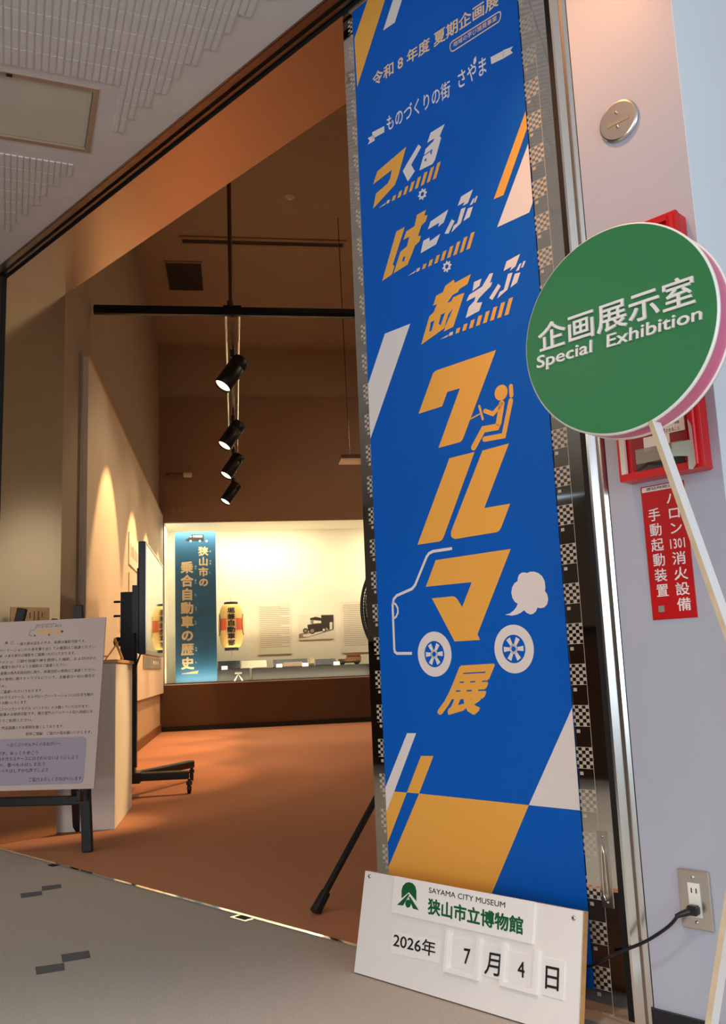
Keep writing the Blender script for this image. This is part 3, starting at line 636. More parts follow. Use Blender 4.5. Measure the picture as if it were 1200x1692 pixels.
# ================================================================== FIRE SUPPRESSION STARTER BOX AND PLATE ON THE PILLAR
PW = portal(D0); PX = portal(D0-.052)
bx0 = PX.st(1025, 797)[0]; bx1 = PX.st(1161.5, 773)[0]; bz0 = PX.st(1025, 797)[1]; bz1 = PX.st(1118, 345)[1]
box = thing('fire_release_box', 'red fire suppression release box with clear cover on the grey pillar', 'fire box', E_((bx0+bx1)/2, D0, bz0))
m = MB(); m.bev(PW.pt(bx0, bz0, 0), EE*(bx1-bx0), -NI*.040, Z*(bz1-bz0), .003)
fr = .016
for a0, a1, c0, c1 in ((bx0, bx1, bz0, bz0+fr), (bx0, bx1, bz1-fr, bz1), (bx0, bx0+fr*.8, bz0+fr, bz1-fr), (bx1-.024, bx1, bz0+fr, bz1-fr)): m.rect(PX, a0, a1, c0, c1, -.013, 0)
m.build('case', ['fire_red'], box)
m = MB(); m.tube([PX.pt(bx1-.014, bz0+.008, -.002), PX.pt(bx1-.014, bz1-.008, -.002)], .008, 14); m.build('hinge_tube', ['fire_red'], box)
PI = portal(D0-.042)
m = MB(); m.rect(PI, bx0+.030, bx1-.030, bz0+.022, bz1-.022, -.004, .002); door = m.build('door', ['fire_red_dark'], box)
k5 = 6.0; q5 = lambda x, y: PI.st(1000+x/k5, 660+y/k5)
def stick(name, mt, a, b, body=None, bm='black_ink', fs=(.1, .9), d=.002):
    mb = MB(); s0, t1 = q5(*a); s1, t0 = q5(*b); t0, t1 = min(t0, t1), max(t0, t1); mb.rect(PI, s0, s1, t0, t1, d, d+.0012); o = mb.build(name, [mt], door)
    if body:
        mb = MB()
        for i, r in enumerate(body):
            h = (t1-t0)/len(body); line(mb, PI, r, s0+(s1-s0)*fs[0], t1-h*(i+.78), h*.62, (s1-s0)*(fs[1]-fs[0]), d+.002, .01)
        mb.build('lettering', [bm], o)
    return o
stick('name_plate', 'label_grey', (305, 505), (800, 640)); stick('black_strip', 'black_ink', (318, 648), (806, 690))
stick('notice_sticker', 'paper_white', (385, 385), (655, 470)); stick('notice_sticker', 'paper_white', (590, 215), (800, 300), ['いい為', 'させること'], fs=(.05, .75))
m = MB(); s0, t0 = PX.st(1028, 785); s1, _ = PX.st(1036, 786); m.rect(PX, s0, s1, t0, t0+.2, -.008, .0012); m.build('white_strip', ['off_white'], box)
m = MB(); PC = portal(D0-.060)
cs = lambda x, y: PC.st(1000+x/k5, 660+y/k5)
for w in ([(660, 432), (845, 398), (815, 200), (850, 250), (880, 500), (895, 640), (860, 690), (830, 690), (820, 560), (665, 560)],): m.prism(PC, [cs(*p) for p in w], -.004, 0)
m.build('clear_cover', ['acrylic'], box)
PR = portal(D0)
rp = thing('warning_plate', 'red vertical plate with white lettering below the red release box', 'sign', E_(-.97, D0, .86))
a, b = PR.st(1059.5, 806), PR.st(1080, 1025); r0, r1 = (a[0]+b[0])/2, PR.st(1153.7, 1020)[0]; z1_, z0_ = a[1], b[1]
m = MB(); m.rect(PR, r0, r1, z0_, z1_, 0, .002); m.build('plate', ['plate_red'], rp)
k7 = 6.508; q7 = lambda x, y: PR.st(1050+x/k7, 780+y/k7)
m = MB(); m.rect(PR, r0+.003, r1-.003, q7(70, 230)[1], q7(70, 178)[1], .002, .0026); lb = m.build('label_strip', ['paper_white'], rp)
m = MB(); text(m, PR, '遅延時間25秒', (1050+122/k7, 780+208/k7), (1050+470/k7, 780+150/k7), (1050+122/k7, 780+175/k7), .0032, .005); m.build('lettering', ['black_ink'], lb)
m = MB(); cw = .0285
def cen(x, y): return q7(x, y)
column(m, PR, list('手動起動装置'), (cen(200, 380)[0], cen(200, 380)[1]), (cen(200, 380)[0]+.003, cen(300, 1355)[1]), .031, .0026, .012)
tp = cen(405, 195); bt = cen(520, 1505); column(m, PR, ['ハ', 'ロ', 'ン', '1301', '消', '火', '設', '備'], (tp[0]-.0015, tp[1]), (tp[0]+.001, bt[1]), .034, .0026, .012)
m.build('lettering', ['white_print'], rp)
m = MB(); c = cen(288, 1472); m.rect(PR, c[0]-.007, c[0]+.007, c[1]-.007, c[1]+.007, .002, .003); m.build('seal_mark', ['label_grey'], rp)
# round steel cover
c = PW.st(1023.5, 201); cr = .0525
cv = thing('cover_plate', 'round steel blank cover with two screws high on the pillar', 'wall plate', PW.pt(*c))
m = MB(); m.lathe(PW.pt(*c), PW.n, [(cr, 0), (cr, .004), (cr-.003, .007), (cr-.006, .0085), (.001, .0085)], 56, 0, False); m.build('disc', ['steel'], cv)
for dz in (.021, -.016):
    mb = MB(); screw(mb, PW, (c[0]-.001, c[1]+dz), .004, .0085); mb.build('screw', ['steel_screw', 'black_ink'], cv)
m = MB(); m.rect(PW, c[0]-.030, c[0]+.030, c[1]-.009, c[1]+.001, .0086, .0092); m.build('label_strip', ['label_grey'], cv)
# outlet
oc_ = (PW.st(1119.7, 1433), PW.st(1182, 1541)); ox0 = (PW.st(1119.7, 1433)[0]+PW.st(1128.7, 1531)[0])/2; oz0, oz1 = PW.st(1128.7, 1531)[1], PW.st(1119.7, 1433)[1]; ox1 = ox0+.071
outlet = thing('wall_outlet', 'stainless double outlet plate low on the grey pillar', 'outlet', PW.pt((ox0+ox1)/2, oz0))
m = MB(); m.bev(PW.pt(ox0, oz0, 0), EE*(ox1-ox0), -NI*.006, Z*(oz1-oz0), .004); m.build('plate', ['steel'], outlet)
ocx = (ox0+ox1)/2; ocz = (oz0+oz1)/2
m = MB(); m.rect(PW, ocx-.012, ocx+.014, ocz-.034, ocz+.034, .005, .0085); rc = m.build('receptacle', ['receptacle'], outlet)
m = MB(); m.rect(PW, ocx-.0055, ocx-.003, ocz+.014, ocz+.024, .0084, .0088); m.rect(PW, ocx+.005, ocx+.0075, ocz+.014, ocz+.024, .0084, .0088); m.build('slot', ['black_ink'], rc)
for dz in (.045, -.045):
    mb = MB(); screw(mb, PW, (ocx, ocz+dz), .0038, .006); mb.build('screw', ['steel_screw', 'black_ink'], outlet)
cord = thing('power_cord', 'black power cord plugged into the steel outlet, running behind the date board', 'power cord', PW.pt(ocx, ocz-.02))
pz = ocz-.018
m = MB(); m.bev(PW.pt(ocx-.011, pz-.010, .009), EE*.024, -NI*.020, Z*.020, .004); m.tube([PW.pt(ocx-.004, pz-.002, .022), PW.pt(ocx-.02, pz-.008, .034), PW.pt(ocx-.03, pz-.013, .037)], [.008, .006, .0045], 12); m.build('plug', ['plug_black'], cord)
Pc = portal(D0-.035)
pts = [PW.pt(ocx-.026, pz-.011, .036)]+[Pc.at(x, y) for x, y in ((1108, 1528), (1085, 1545), (1062, 1558), (1040, 1567), (1015, 1577))]+[portal(1.885).at(990, 1590), portal(1.90).at(975, 1596), portal(1.90).at(955, 1599)]
fine = []
for i in range(len(pts)-1):
    p0, p1, p2, p3 = pts[max(i-1, 0)], pts[i], pts[i+1], pts[min(i+2, len(pts)-1)]
    for k in range(6):
        t = k/6; fine.append(.5*((2*p1)+(-p0+p2)*t+(2*p0-5*p1+4*p2-p3)*t*t+(-p0+3*p1-3*p2+p3)*t**3))
fine.append(pts[-1]); m = MB(); m.tube(fine, .0037, 10); m.build('cable', ['plug_black'], cord)
# flush pull handle on the mirror door
PD = portal(D1-.001)
m = MB(); h0 = PD.st(984, 1372); h1 = PD.st(1006, 1500); hx0, hx1 = h0[0]+.004, h0[0]+.034
m.rect(PD, hx0, hx1, h1[1], h0[1], 0, .002); hp = m.build('handle_plate', ['steel'], leaf)
m = MB(); hc_ = (hx0+hx1)/2; a0, a1 = PD.st(991, 1395)[1], PD.st(1000, 1478)[1]
m.tube([PD.pt(hc_-.006, a1, .006), PD.pt(hc_-.004, a0-.02, .006), PD.pt(hc_, a0, .007), PD.pt(hc_+.004, a0-.02, .006), PD.pt(hc_+.006, a1, .006), PD.pt(hc_, a1-.012, .007), PD.pt(hc_-.006, a1, .006)], .0022, 8); m.build('handle', ['chrome'], hp)
for zz in (h0[1]-.012, h1[1]+.012):
    mb = MB(); screw(mb, PD, (hc_, zz), .004, .002); mb.build('screw', ['steel_screw', 'black_ink'], hp)

# ================================================================== CEILING HATCH, FLOOR SOCKETS
hatch = thing('ceiling_hatch', 'square inspection hatch in the grooved lobby ceiling', 'ceiling hatch', cpt((H0+H1)/2, (G0+G1)/2, ZC))
m = MB(); fw = .022
for s0, s1, t0, t1 in ((H0, H1, G0, G0+fw), (H0, H1, G1-fw, G1), (H0, H0+fw, G0+fw, G1-fw), (H1-fw, H1, G0+fw, G1-fw)):
    m.box(cpt(s0, t0, ZC-.004), C2*(s1-s0), C1*(t1-t0), Z*.04)
m.build('frame', ['hatch_frame'], hatch)
m = MB(); g = fw+.004; m.box(cpt(H0+g, G0+g, ZC+.006), C2*(H1-H0-2*g), C1*(G1-G0-2*g), Z*.02)
m.build('panel', ['hatch_paint'], hatch)
m = MB(); m.box(cpt(H1-.34, G0+.004, ZC-.010), C2*.022, C1*.012, Z*.012); m.build('latch', ['slot_dark'], hatch)
for i, (x, y, w, l) in enumerate(((402, 1517.5, .09, .05), (88, 1430, .05, .03))):
    p = floor_at(x, y); m = MB(); m.box(p-EE*w/2-NI*l/2, EE*w, NI*l, Z*.003)
    fs = thing('floor_outlet', ['brass trimmed floor outlet plate set in the carpet at the threshold', 'small dark floor plate in the carpet near the easel', 'small dark floor plate in the carpet along the threshold line'][i], 'floor outlet', p)
    m.build('plate', [['chrome', 'slot_dark', 'slot_dark'][i]], fs); m = MB(); m.box(p-EE*w*.3-NI*l*.28+Z*.003, EE*w*.6, NI*l*.56, Z*.0012); m.build('lid', ['slot_dark'], fs)

# ================================================================== NOTICE ON EASEL
th, ln = math.radians(6.5), math.radians(9)
nn = V(-math.sin(th)*math.cos(ln), -math.cos(th)*math.cos(ln), math.sin(ln)); uu = V(math.cos(th), -math.sin(th), 0); ww = np.cross(nn, uu)
r = ray(155, 1303); PE = Plane(CAM+r*(4.47/r[1]), uu, ww)
et = PE.st(171, 1020)[1]; EWD = .64
poster = thing('notice_board', 'white notice board with Japanese visitor rules on the black easel', 'notice board', PE.pt(-EWD/2, 0))
m = MB(); m.rect(PE, -EWD, 0, 0, et, -.007, 0); m.build('panel', ['poster_paper'], poster)
kp = 3.5235; e_ = lambda x, y: PE.st(x/kp, 960+y/kp)
eq = lambda x, y: (x/kp, 960+y/kp)
PH = et
m = MB(); bx_t = e_(500, 905)[1]; bx_b = e_(480, 1180)[1]; br = e_(500, 1000)[0]
cr_ = .02; rr = [(-EWD+.03, bx_b), (br-cr_, bx_b), (br-.006, bx_b+.006), (br, bx_b+cr_), (br, bx_t-cr_), (br-.006, bx_t-.006), (br-cr_, bx_t), (-EWD+.03, bx_t)]
m.prism(PE, rr, .0004, .0008); gb = m.build('message_box', ['poster_box'], poster)
rows = [(355, '一部の展示品をのぞき、本展は撮影可能です。', 98, 500), (392, 'ロープパーテーションから身を乗り出しての鑑賞はご遠慮ください。', -60, 562), (425, 'のある展示は撮影をご遠慮いただいております。', 28, 440), (458, 'フラッシュ、三脚や自撮り棒を使用した撮影、およびほかの', -30, 560),
        (493, '方の鑑賞を妨げるような撮影はご遠慮ください。', -30, 392), (525, 'した画像は個人利用目的に限り、商業目的の使用はご遠慮ください。', -30, 555), (560, '画像の使用に関するトラブルについて、主催者は一切の責任を', -30, 552), (610, '負いません。', -90, 40), (640, '飲食はご遠慮いただいております。', -60, 250),
        (668, '展示品やガラスケース、およびロープパーテーションにはお手を触れ', -50, 545), (706, 'ないようお願いいたします。', -60, 160), (735, 'エンジンカットモデル（ハンドル）のみ触っていただけます。', -10, 520), (766, '鉛筆のみ使用可能です。展示室外のアンケート記入用紙にも', 0, 540), (810, 'ますのでご利用ください。', -50, 188), (848, '作品保護のため照明を暗くしております。', 10, 372), (882, '何卒ご理解、ご協力の程お願いいたします。', 150, 535)]
m = MB()
for y, s, x0, x1 in rows:
    a = e_(x0, y+8); b = e_(x1, y+4); line(m, PE, s, a[0], (a[1]+b[1])/2-.004, .0175, b[0]-a[0], .0006, .006, 1)
m.build('lettering', ['black_ink'], poster)
m = MB()
for y, s, x0, x1 in ((950, '〜はくぶつかんからのおねがい〜', 38, 355), (1003, 'いそがず、ゆっくり歩こう', -60, 222), (1032, '展示品やガラスケースにはさわらないようにしよう', -60, 455), (1070, 'のみもの、食べものはしまおう', -80, 262), (1104, 'おしゃべりはしずかな声でしよう', -60, 280), (1152, 'ご協力よろしくおねがいします。', 168, 485)):
    a = e_(x0, y+10); b = e_(x1, y+4); line(m, PE, s, a[0], (a[1]+b[1])/2-.003, .021, b[0]-a[0], .0012, .010, 1)
m.build('lettering', ['black_ink'], gb)
# small exhibition logo and camera marks
m = MB(); text(m, PE, 'クルマ', eq(203, 318), eq(348, 312), eq(222, 282), .0006, .05); m.build('logo_lettering', ['orange_print'], poster)
m = MB(); text(m, PE, 'つくる・はこぶ・あそぶ', eq(212, 275), eq(358, 268), eq(216, 258), .0006, .01)
m.stroke(PE, [e_(*p) for p in ((330, 248), (215, 256), (205, 282), (176, 290), (170, 318), (190, 320))], .002, .0006, .0006)
for x, y in ((203, 318), (286, 314)): m.disc(PE, e_(x, y), .0045, .0008, .0008, 0, 16)
m.disc(PE, e_(362, 294), .0065, .0007, .0007, 1, 18); m.build('logo_mark', ['grey_ink', 'stand_slate'], poster)
m = MB()
for x, y in ((38, 360), (70, 360), (5, 438)):
    c = e_(x, y); ring = [(c[0]+.0075*math.cos(i*math.pi/10), c[1]+.0075*math.sin(i*math.pi/10)) for i in range(21)]; m.stroke(PE, ring, .0014, .0006, .0006)
    if x != 70: m.rect(PE, c[0]-.004, c[0]+.004, c[1]-.003, c[1]+.003, .0007, .0007)
m.build('camera_mark', ['black_ink'], poster)
easel = thing('easel', 'black wooden A-frame easel holding the notice board', 'easel', floor_at(60, 1400))
PEb = Plane(PE.pt(0, 0, -.008), uu, ww)
def bar(mb, p, q_, w, d, up=None):
    p, q_ = np.asarray(p), np.asarray(q_); t = q_-p; h = np.cross(t, nn); h = h/np.linalg.norm(h); k = np.cross(h, t); k = k/np.linalg.norm(k)
    mb.bev(p-h*w/2-k*d/2, t, h*w, k*d, .004)
tR = PEb.at(127, 999, -.02); bR = floor_at(145, 1408); tL = PEb.at(34, 1004, -.02); bL = floor_at(-62, 1412)
m = MB(); bar(m, bR, tR, .052, .024); m.build('leg', ['black_satin'], easel); m = MB(); bar(m, bL, tL, .052, .024); m.build('leg', ['black_satin'], easel)
hub = (tR+tL)/2+V(0, .06, -.06); fb = floor_at(127, 1374); m = MB(); bar(m, fb, hub*.25+(fb*.75)+Z*.33, .04, .024); bar(m, fb*.75+hub*.25+Z*.33, hub, .036, .02); m.build('leg', ['black_satin'], easel)
cy = PEb.at(0, 1328, -.03)
lp = lambda A, B, z: A+(B-A)*((z-A[2])/(B[2]-A[2]))
m = MB(); bar(m, lp(bL, tL, .24), lp(bR, tR, .24)+uu*.02, .045, .022); m.build('crossbar', ['black_satin'], easel)
m = MB(); bar(m, lp(bL, tL, .98), lp(bR, tR, .98), .03, .02); m.build('crossbar', ['black_satin'], easel)
for x in (133, -45):
    p = PE.at(x, 1306); m = MB(); m.bev(p-uu*.012-ww*.05-nn*.02, uu*.024, ww*.05, nn*.04, .003); m.build('peg', ['black_satin'], easel)
# a reflection in the jamb steel, modelled as a solid wooden plate
PJ = Plane(EE*EL, NI, Z)
a, b = PJ.st(18, 1003), PJ.st(80, 1032)
wp = thing('plate_reflection', 'reflected wooden plate, modelled as a solid piece on the steel jamb', 'plate', PJ.pt((a[0]+b[0])/2, b[1]))
m = MB(); m.bev(PJ.pt(a[0], b[1]-.05, 0), NI*(b[0]-a[0]), EE*.012, Z*(a[1]-b[1]+.05), .002); m.build('plate', ['wood_light'], wp)
m = MB()
for x, y0, y1 in ((48, 1012, 1022), (55, 1010, 1030), (62, 1010, 1026), (68, 1012, 1020)): s, t = PJ.st(x, y0); _, t2 = PJ.st(x, y1); m.rect(PJ, s-.003, s+.003, t2, t, .0125, .013)
m.build('lettering', ['grey_ink'], wp)

# ================================================================== PEDESTAL AND WHAT STANDS ON IT
c0 = floor_at(190, 1370.5); pa, pb = c0@AA, c0@BB; PHT = .925; pl_a = floor_at(214, 1334)@AA
ped = thing('pedestal', 'tall white display pedestal behind the easel', 'pedestal', R_(pb-.25, (pa+pl_a)/2, 0))
m = MB(); m.bev(R_(pb-.40, pa, .0), BB*.40, AA*(pl_a-pa), Z*(PHT-.02), .003); m.build('body', ['pedestal'], ped)
m = MB(); m.bev(R_(pb-.41, pa-.006, PHT-.02), BB*.42, AA*(pl_a-pa+.012), Z*.02, .003); m.build('top', ['wood_light'], ped)
ms = thing('card_stand', 'small wooden card stand on top of the white pedestal', 'card stand', R_(pb-.03, pa+.25, PHT))
m = MB(); p0 = R_(pb-.085, pa+.2, PHT+.004); p1 = R_(pb-.02, pa+.25, PHT+.105); p2 = R_(pb+.0, pa+.3, PHT+.004)
m.tube([p0, p1], .005, 8); m.tube([p2, p1+V(-.02, 0, .02)], .008, 8); m.build('frame', ['wood_light'], ms)
m = MB(); m.tube([p0+V(.02, -.02, .02), R_(pb-.12, pa+.18, PHT+.02)], .004, 8); m.build('rest', ['wood_light'], ms)

# ================================================================== LEFT WALL THINGS
PLW = leftpl(-1.05)
def wallcard(pts, label, name='wall_label', lines=True, matn='paper_white'):
    q_ = [PLW.st(*p) for p in pts]; s0 = min(p[0] for p in q_); s1 = max(p[0] for p in q_); t0 = min(q_[2][1], q_[3][1]); t1 = (q_[0][1]+q_[1][1])/2
    o = thing(name, label, 'wall label', PLW.pt((s0+s1)/2, t0)); m = MB(); m.rect(PLW, s0, s1, t0, t1, 0, .012); m.build('board', [matn], o)
    if lines:
        m = MB(); n = 9
        for i in range(n):
            s = s0+(s1-s0)*(.14+.72*i/n); m.rect(PLW, s, s+(s1-s0)*.03, t0+(t1-t0)*.28, t0+(t1-t0)*(.62 if i % 3 else .7), .0125, .0128)
        m.build('lettering', ['grey_ink'], o)
wallcard([(212, 876), (228, 902), (228, 948), (212, 931)], 'white text label high on the lit left wall beside the television')
wallcard([(212, 946), (232, 964), (232, 1010), (212, 1010)], 'grey framed panel on the left wall behind the television mount', 'wall_panel', False, 'off_white')
o = thing('light_switch', 'pale switch plate on the left wall above the pedestal', 'switch', PLW.at(199.5, 1044)); m = MB(); a = PLW.st(197, 1017); b = PLW.st(203, 1044); m.rect(PLW, a[0], b[0], b[1], a[1], 0, .009); m.build('plate', ['off_white'], o)
m = MB(); mid = (a[0]+b[0])/2; mz = (a[1]+b[1])/2; m.rect(PLW, mid-.06, mid+.06, mz-.03, mz+.03, .009, .013); m.build('rocker', ['receptacle'], o)
a = PLW.st(236, 1083); b = PLW.st(265, 1102)
o = thing('wall_label', 'grey label strip on the left wall below the television', 'wall label', PLW.pt((a[0]+b[0])/2, b[1])); m = MB(); m.rect(PLW, a[0], b[0], b[1]-.03, a[1], 0, .01); m.build('board', ['label_grey'], o)
m = MB()
for i in range(3): m.rect(PLW, a[0]+(b[0]-a[0])*(.5+.12*i), a[0]+(b[0]-a[0])*(.57+.12*i), b[1]+.03, b[1]+.07, .0105, .011)
m.build('lettering', ['paper_white'], o)

# ================================================================== TELEVISION ON ROLLING STAND
TB = -.56; PT = leftpl(TB); ta0, ta1 = 5.93, 7.34
zt = (PT.st(245, 900)[1]); tz1 = PT.pt(*PT.st(245, 899))[2]; tz0 = PT.pt(*PT.st(243, 1081))[2]
sa = (ta0+ta1)/2; 
base_b = -.70
ts = thing('television_stand', 'black rolling television stand with casters on the orange carpet', 'television stand', R_(base_b, sa, 0))
m = MB(); rb(m, -.80, -.70, sa-.05, sa+.05, .14, 1.42); rb(m, -.70, -.69, sa-.03, sa+.03, .2, 1.4); m.build('column', ['black_satin'], ts)
m = MB(); rb(m, -.70, -.615, sa-.22, sa+.22, 1.12, 1.45); rb(m, -.66, -.612, sa-.30, sa-.25, .98, 1.56); rb(m, -.66, -.612, sa+.25, sa+.30, .98, 1.56); m.build('mount_bracket', ['black_metal'], ts)
for k, (aa_, zz) in enumerate(((sa-.06, 1.35), (sa-.06, 1.25))):
    m = MB(); m.tube([R_(-.80, aa_, zz), R_(-.845, aa_, zz)], .008, 8); m.build('knob', ['black_metal'], ts)
m = MB(); m.lathe(R_(-.80, sa-.02, 1.07), -BB, [(.03, 0), (.035, .02), (.028, .045), (.01, .05)], 16); m.build('knob', ['black_metal'], ts)
tips = [(-.335, sa-.06-.12, 6.62), (-.32, sa+.42, 0)]
legs = [((-.80, sa-.02), floor_at(310, 1300)), ((-.80, sa+.03), None), ((-.72, sa-.03), None), ((-.72, sa+.03), None)]
tipA = floor_at(313, 1311); tipB = floor_at(317, 1290); rear = floor_at(216, 1327)
def legbar(p, q_, name='leg'):
    m = MB(); p, q_ = np.array(p, float), np.array(q_, float); t = q_-p; h = np.cross(t, Z); h /= np.linalg.norm(h); m.bev(p-h*.03-Z*.028, t, h*.06, Z*.056, .008); return m.build(name, ['black_satin'], ts)
def caster(p, bmat='black_metal'):
    m = MB(); d = BB; m.lathe(R_(p@BB, p@AA, .036)-d*.012, d, [(.016, -.002), (.034, 0), (.036, .006), (.036, .018), (.034, .024), (.016, .026)], 20); m.lathe(R_(p@BB, p@AA, .036)-d*.016, d, [(.012, 0), (.012, .032)], 14, 1)
    m.tube([R_(p@BB, p@AA, .07), R_(p@BB, p@AA, .10)], .012, 8); rb(m, p@BB-.02, p@BB+.02, p@AA-.022, p@AA+.03, .06, .085); m.build('caster', ['black_metal', 'caster_grey'], ts)
hb = R_(-.76, sa, .135)
for tip in (tipA, tipB): legbar(hb, tip*V(1, 1, 0)+Z*.128); caster(tip)
rearA = R_(-.86, sa-.18, 0); rearB = R_(-.86, sa+.18, 0)
for tip in (rearA, rearB): legbar(hb, tip+Z*.128); caster(tip)
m = MB(); rb(m, -.83, -.66, sa-.10, sa+.10, .10, .17); m.build('hub', ['black_satin'], ts)
tv = thing('television', 'flat television with glossy screen facing into the room on the rolling stand', 'television', R_(TB, sa, tz0))
m = MB(); m.bev(R_(TB-.05, ta0, tz0), BB*.048, AA*(ta1-ta0), Z*(tz1-tz0), .006); m.build('cabinet', ['black_metal'], tv)
m = MB(); fw = .016
for s0, s1, t0, t1 in ((ta0, ta1, tz0, tz0+fw*1.6), (ta0, ta1, tz1-fw, tz1), (ta0, ta0+fw, tz0+fw, tz1-fw), (ta1-fw, ta1, tz0+fw, tz1-fw)): m.rect(PT, s0, s1, t0, t1, -.004, .002)
m.build('bezel', ['steel'], tv)
m = MB(); m.rect(PT, ta0+fw, ta1-fw, tz0+fw, tz1-fw, -.003, -.0005); m.build('screen', ['tv_screen'], tv)
m = MB(); m.tube([R_(-.62, sa-.1, 1.06), R_(-.66, sa-.16, .95), R_(-.70, sa-.12, .85), R_(-.74, sa-.062, .70), R_(-.76, sa-.055, .5)], .006, 8); m.build('cable', ['plug_black'], ts)

# ================================================================== TRACK LIGHTING
TA, TZ = 7.1, 3.755
tr = thing('lighting_track', 'black cross track with chrome rails and a hanging pole under the dark ceiling', 'lighting track', R_(0, TA, TZ))
m = MB(); rb(m, -1.085, 3.2, TA-.02, TA+.02, TZ-.035, TZ+.035); rb(m, -1.085, 3.2, TA-.032, TA-.018, TZ-.012, TZ+.012); m.build('cross_bar', ['black_satin'], tr)
m = MB(); m.tube([R_(.012, TA, TZ+.03), R_(.012, TA, ZR)], .018, 10); m.tube([R_(.012, TA, TZ+.03), R_(.012, TA, TZ+.09)], .032, 10); m.build('pole', ['model_brown'], tr)
for b_ in (-.03, .078):
    m = MB(); m.tube([R_(b_, TA, TZ-.03), R_(b_, 13.3, TZ-.03)], .012, 8); m.build('rail', ['chrome'], tr)
m = MB(); rb(m, .008, .040, TA, 13.3, TZ-.05, TZ-.02); m.build('rail_channel', ['channel_metal'], tr)
m = MB(); rb(m, -.05, .098, TA-.03, TA+.03, TZ-.03, TZ+.045); m.build('junction', ['black_satin'], tr)
heads = [(383, 617, 7.8), (383, 719, 9.7), (384, 770, 11.2), (381.5, 815, 12.9)]
labs = ['nearest and largest black spotlight hanging from the chrome rail', 'second black spotlight from the front on the chrome rail', 'third black spotlight from the front on the chrome rail', 'farthest and lowest black spotlight on the chrome rail']
ax = (BB*-.52-Z*.82-AA*.22); ax /= np.linalg.norm(ax)
first = None
for i, (x, y, a_) in enumerate(heads):
    p = hit(x, y, AA, a_)
    ho = thing('spotlight', labs[i], 'spotlight', p, 'spotlights on the chrome rail')
    L0 = .33; Rr = .082
    m = MB(); m.lathe(p-ax*L0/2, ax, [(Rr*.6, -.004), (Rr*.94, 0), (Rr, .012), (Rr, .09), (Rr*.97, .094), (Rr, .098), (Rr, L0-.004), (Rr*.94, L0), (Rr*.9, L0-.02), (Rr*.86, L0-.024)], 28); m.build('housing', ['black_satin'], ho)
    m = MB(); m.lathe(p+ax*(L0/2-.022), ax, [(Rr*.88, 0), (Rr*.88, .001), (Rr*.5, .006), (.002, .008)], 28); m.build('lens', ['lamp_glow'], ho)
    m = MB(); jt = p-ax*.05+BB*.0; m.tube([jt, R_(p@BB+.02, p@AA, p[2]+.19), R_(.024, p@AA, TZ-.052)], .012, 8); m.tube([R_(.024, p@AA, p[2]+.16), R_(.024, p@AA, p[2]+.22)], .026, 10); m.build('stem', ['black_satin'], ho)
    l = light('spotlight_lamp', 'SPOT', p+ax*(L0/2+.01), R_(-1.05, a_-.05, 1.15), 235, (1, .56, .25), spot=math.radians(60), blend=.35, radius=.02)
# pendant, ceiling pieces
P13 = 11.0
def ray_at_a(x, y, a_): return hit(x, y, AA, a_)
t_ = ray_at_a(561, 490, 9.5); b_ = ray_at_a(578, 757, 9.5)
pd = thing('pendant_fixture', 'slim hanging fixture on a thin cord beside the mirror steel column', 'pendant', b_)
m = MB(); m.tube([b_+Z*.03, V(b_[0]-.03, b_[1], ZR)], .005, 6); m.build('cord', ['black_metal'], pd)
m = MB(); rb(m, b_@BB-.10, b_@BB+.16, 9.4, 9.6, b_[2]-.03, b_[2]+.02); m.build('body', ['model_brown'], pd); m = MB(); rb(m, b_@BB-.11, b_@BB+.17, 9.38, 9.62, b_[2]-.045, b_[2]-.03); m.build('shade', ['off_white'], pd)
def ceil_pt(x, y): return hit(x, y, Z, ZR)
c = ceil_pt(479, 324); o = thing('ceiling_detector', 'small round white detector on the dark room ceiling', 'detector', c); m = MB(); m.lathe(c, -Z, [(.055, 0), (.055, .012), (.04, .02), (.03, .034), (.01, .036)], 24); m.build('body', ['off_white'], o)
c = hit(575, 567, AA, 13.77); PFW = farpl(13.779); q_ = PFW.st(575, 567)
o = thing('wall_speaker', 'round ring mounted high on the far wall near the column', 'speaker', c); m = MB(); m.ring(PFW.pt(*q_, .012), PFW.n, .095, .012, 32, 8); m.build('rim', ['off_white'], o); m = MB(); m.disc(PFW, q_, .09, 0, .008, 0, 32); m.build('grille', ['channel_metal'], o)
a, b = ceil_pt(273, 433), ceil_pt(332, 478); b0, b1, a1_, a0_ = a@BB, ceil_pt(332, 433)@BB, ceil_pt(303, 478)@AA, ceil_pt(303, 433)@AA
lo_, hi_ = min(a0_, a1_), max(a0_, a1_)
o = thing('ceiling_vent', 'dark square air vent in the brown room ceiling', 'air vent', R_((b0+b1)/2, (lo_+hi_)/2, ZR)); m = MB()
rb(m, b0, b1, lo_, hi_, ZR-.006, ZR); m.build('opening', ['grille_dark'], o); m = MB()
for x in ((b0-.015, b1+.015, lo_-.03, lo_), (b0-.015, b1+.015, hi_, hi_+.03), (b0-.015, b0, lo_, hi_), (b1, b1+.015, lo_, hi_)): rb(m, *x, ZR-.016, ZR)
m.build('frame', ['room_dark'], o)
p0, p1 = ceil_pt(301, 396), ceil_pt(567, 404)
o = thing('ceiling_slot', 'long thin slot diffuser across the brown room ceiling', 'slot diffuser', (p0+p1)/2); m = MB(); aa_ = (p0@AA+p1@AA)/2; rb(m, p0@BB, p1@BB, aa_-.05, aa_+.05, ZR-.006, ZR); m.build('opening', ['grille_dark'], o)
m = MB(); rb(m, p0@BB-.03, p1@BB+.03, aa_-.11, aa_-.05, ZR-.016, ZR); rb(m, p0@BB-.03, p1@BB+.03, aa_+.05, aa_+.10, ZR-.016, ZR); rb(m, p0@BB-.03, p0@BB, aa_-.05, aa_+.05, ZR-.016, ZR); rb(m, p1@BB, p1@BB+.03, aa_-.05, aa_+.05, ZR-.016, ZR); m.build('frame', ['room_dark'], o)
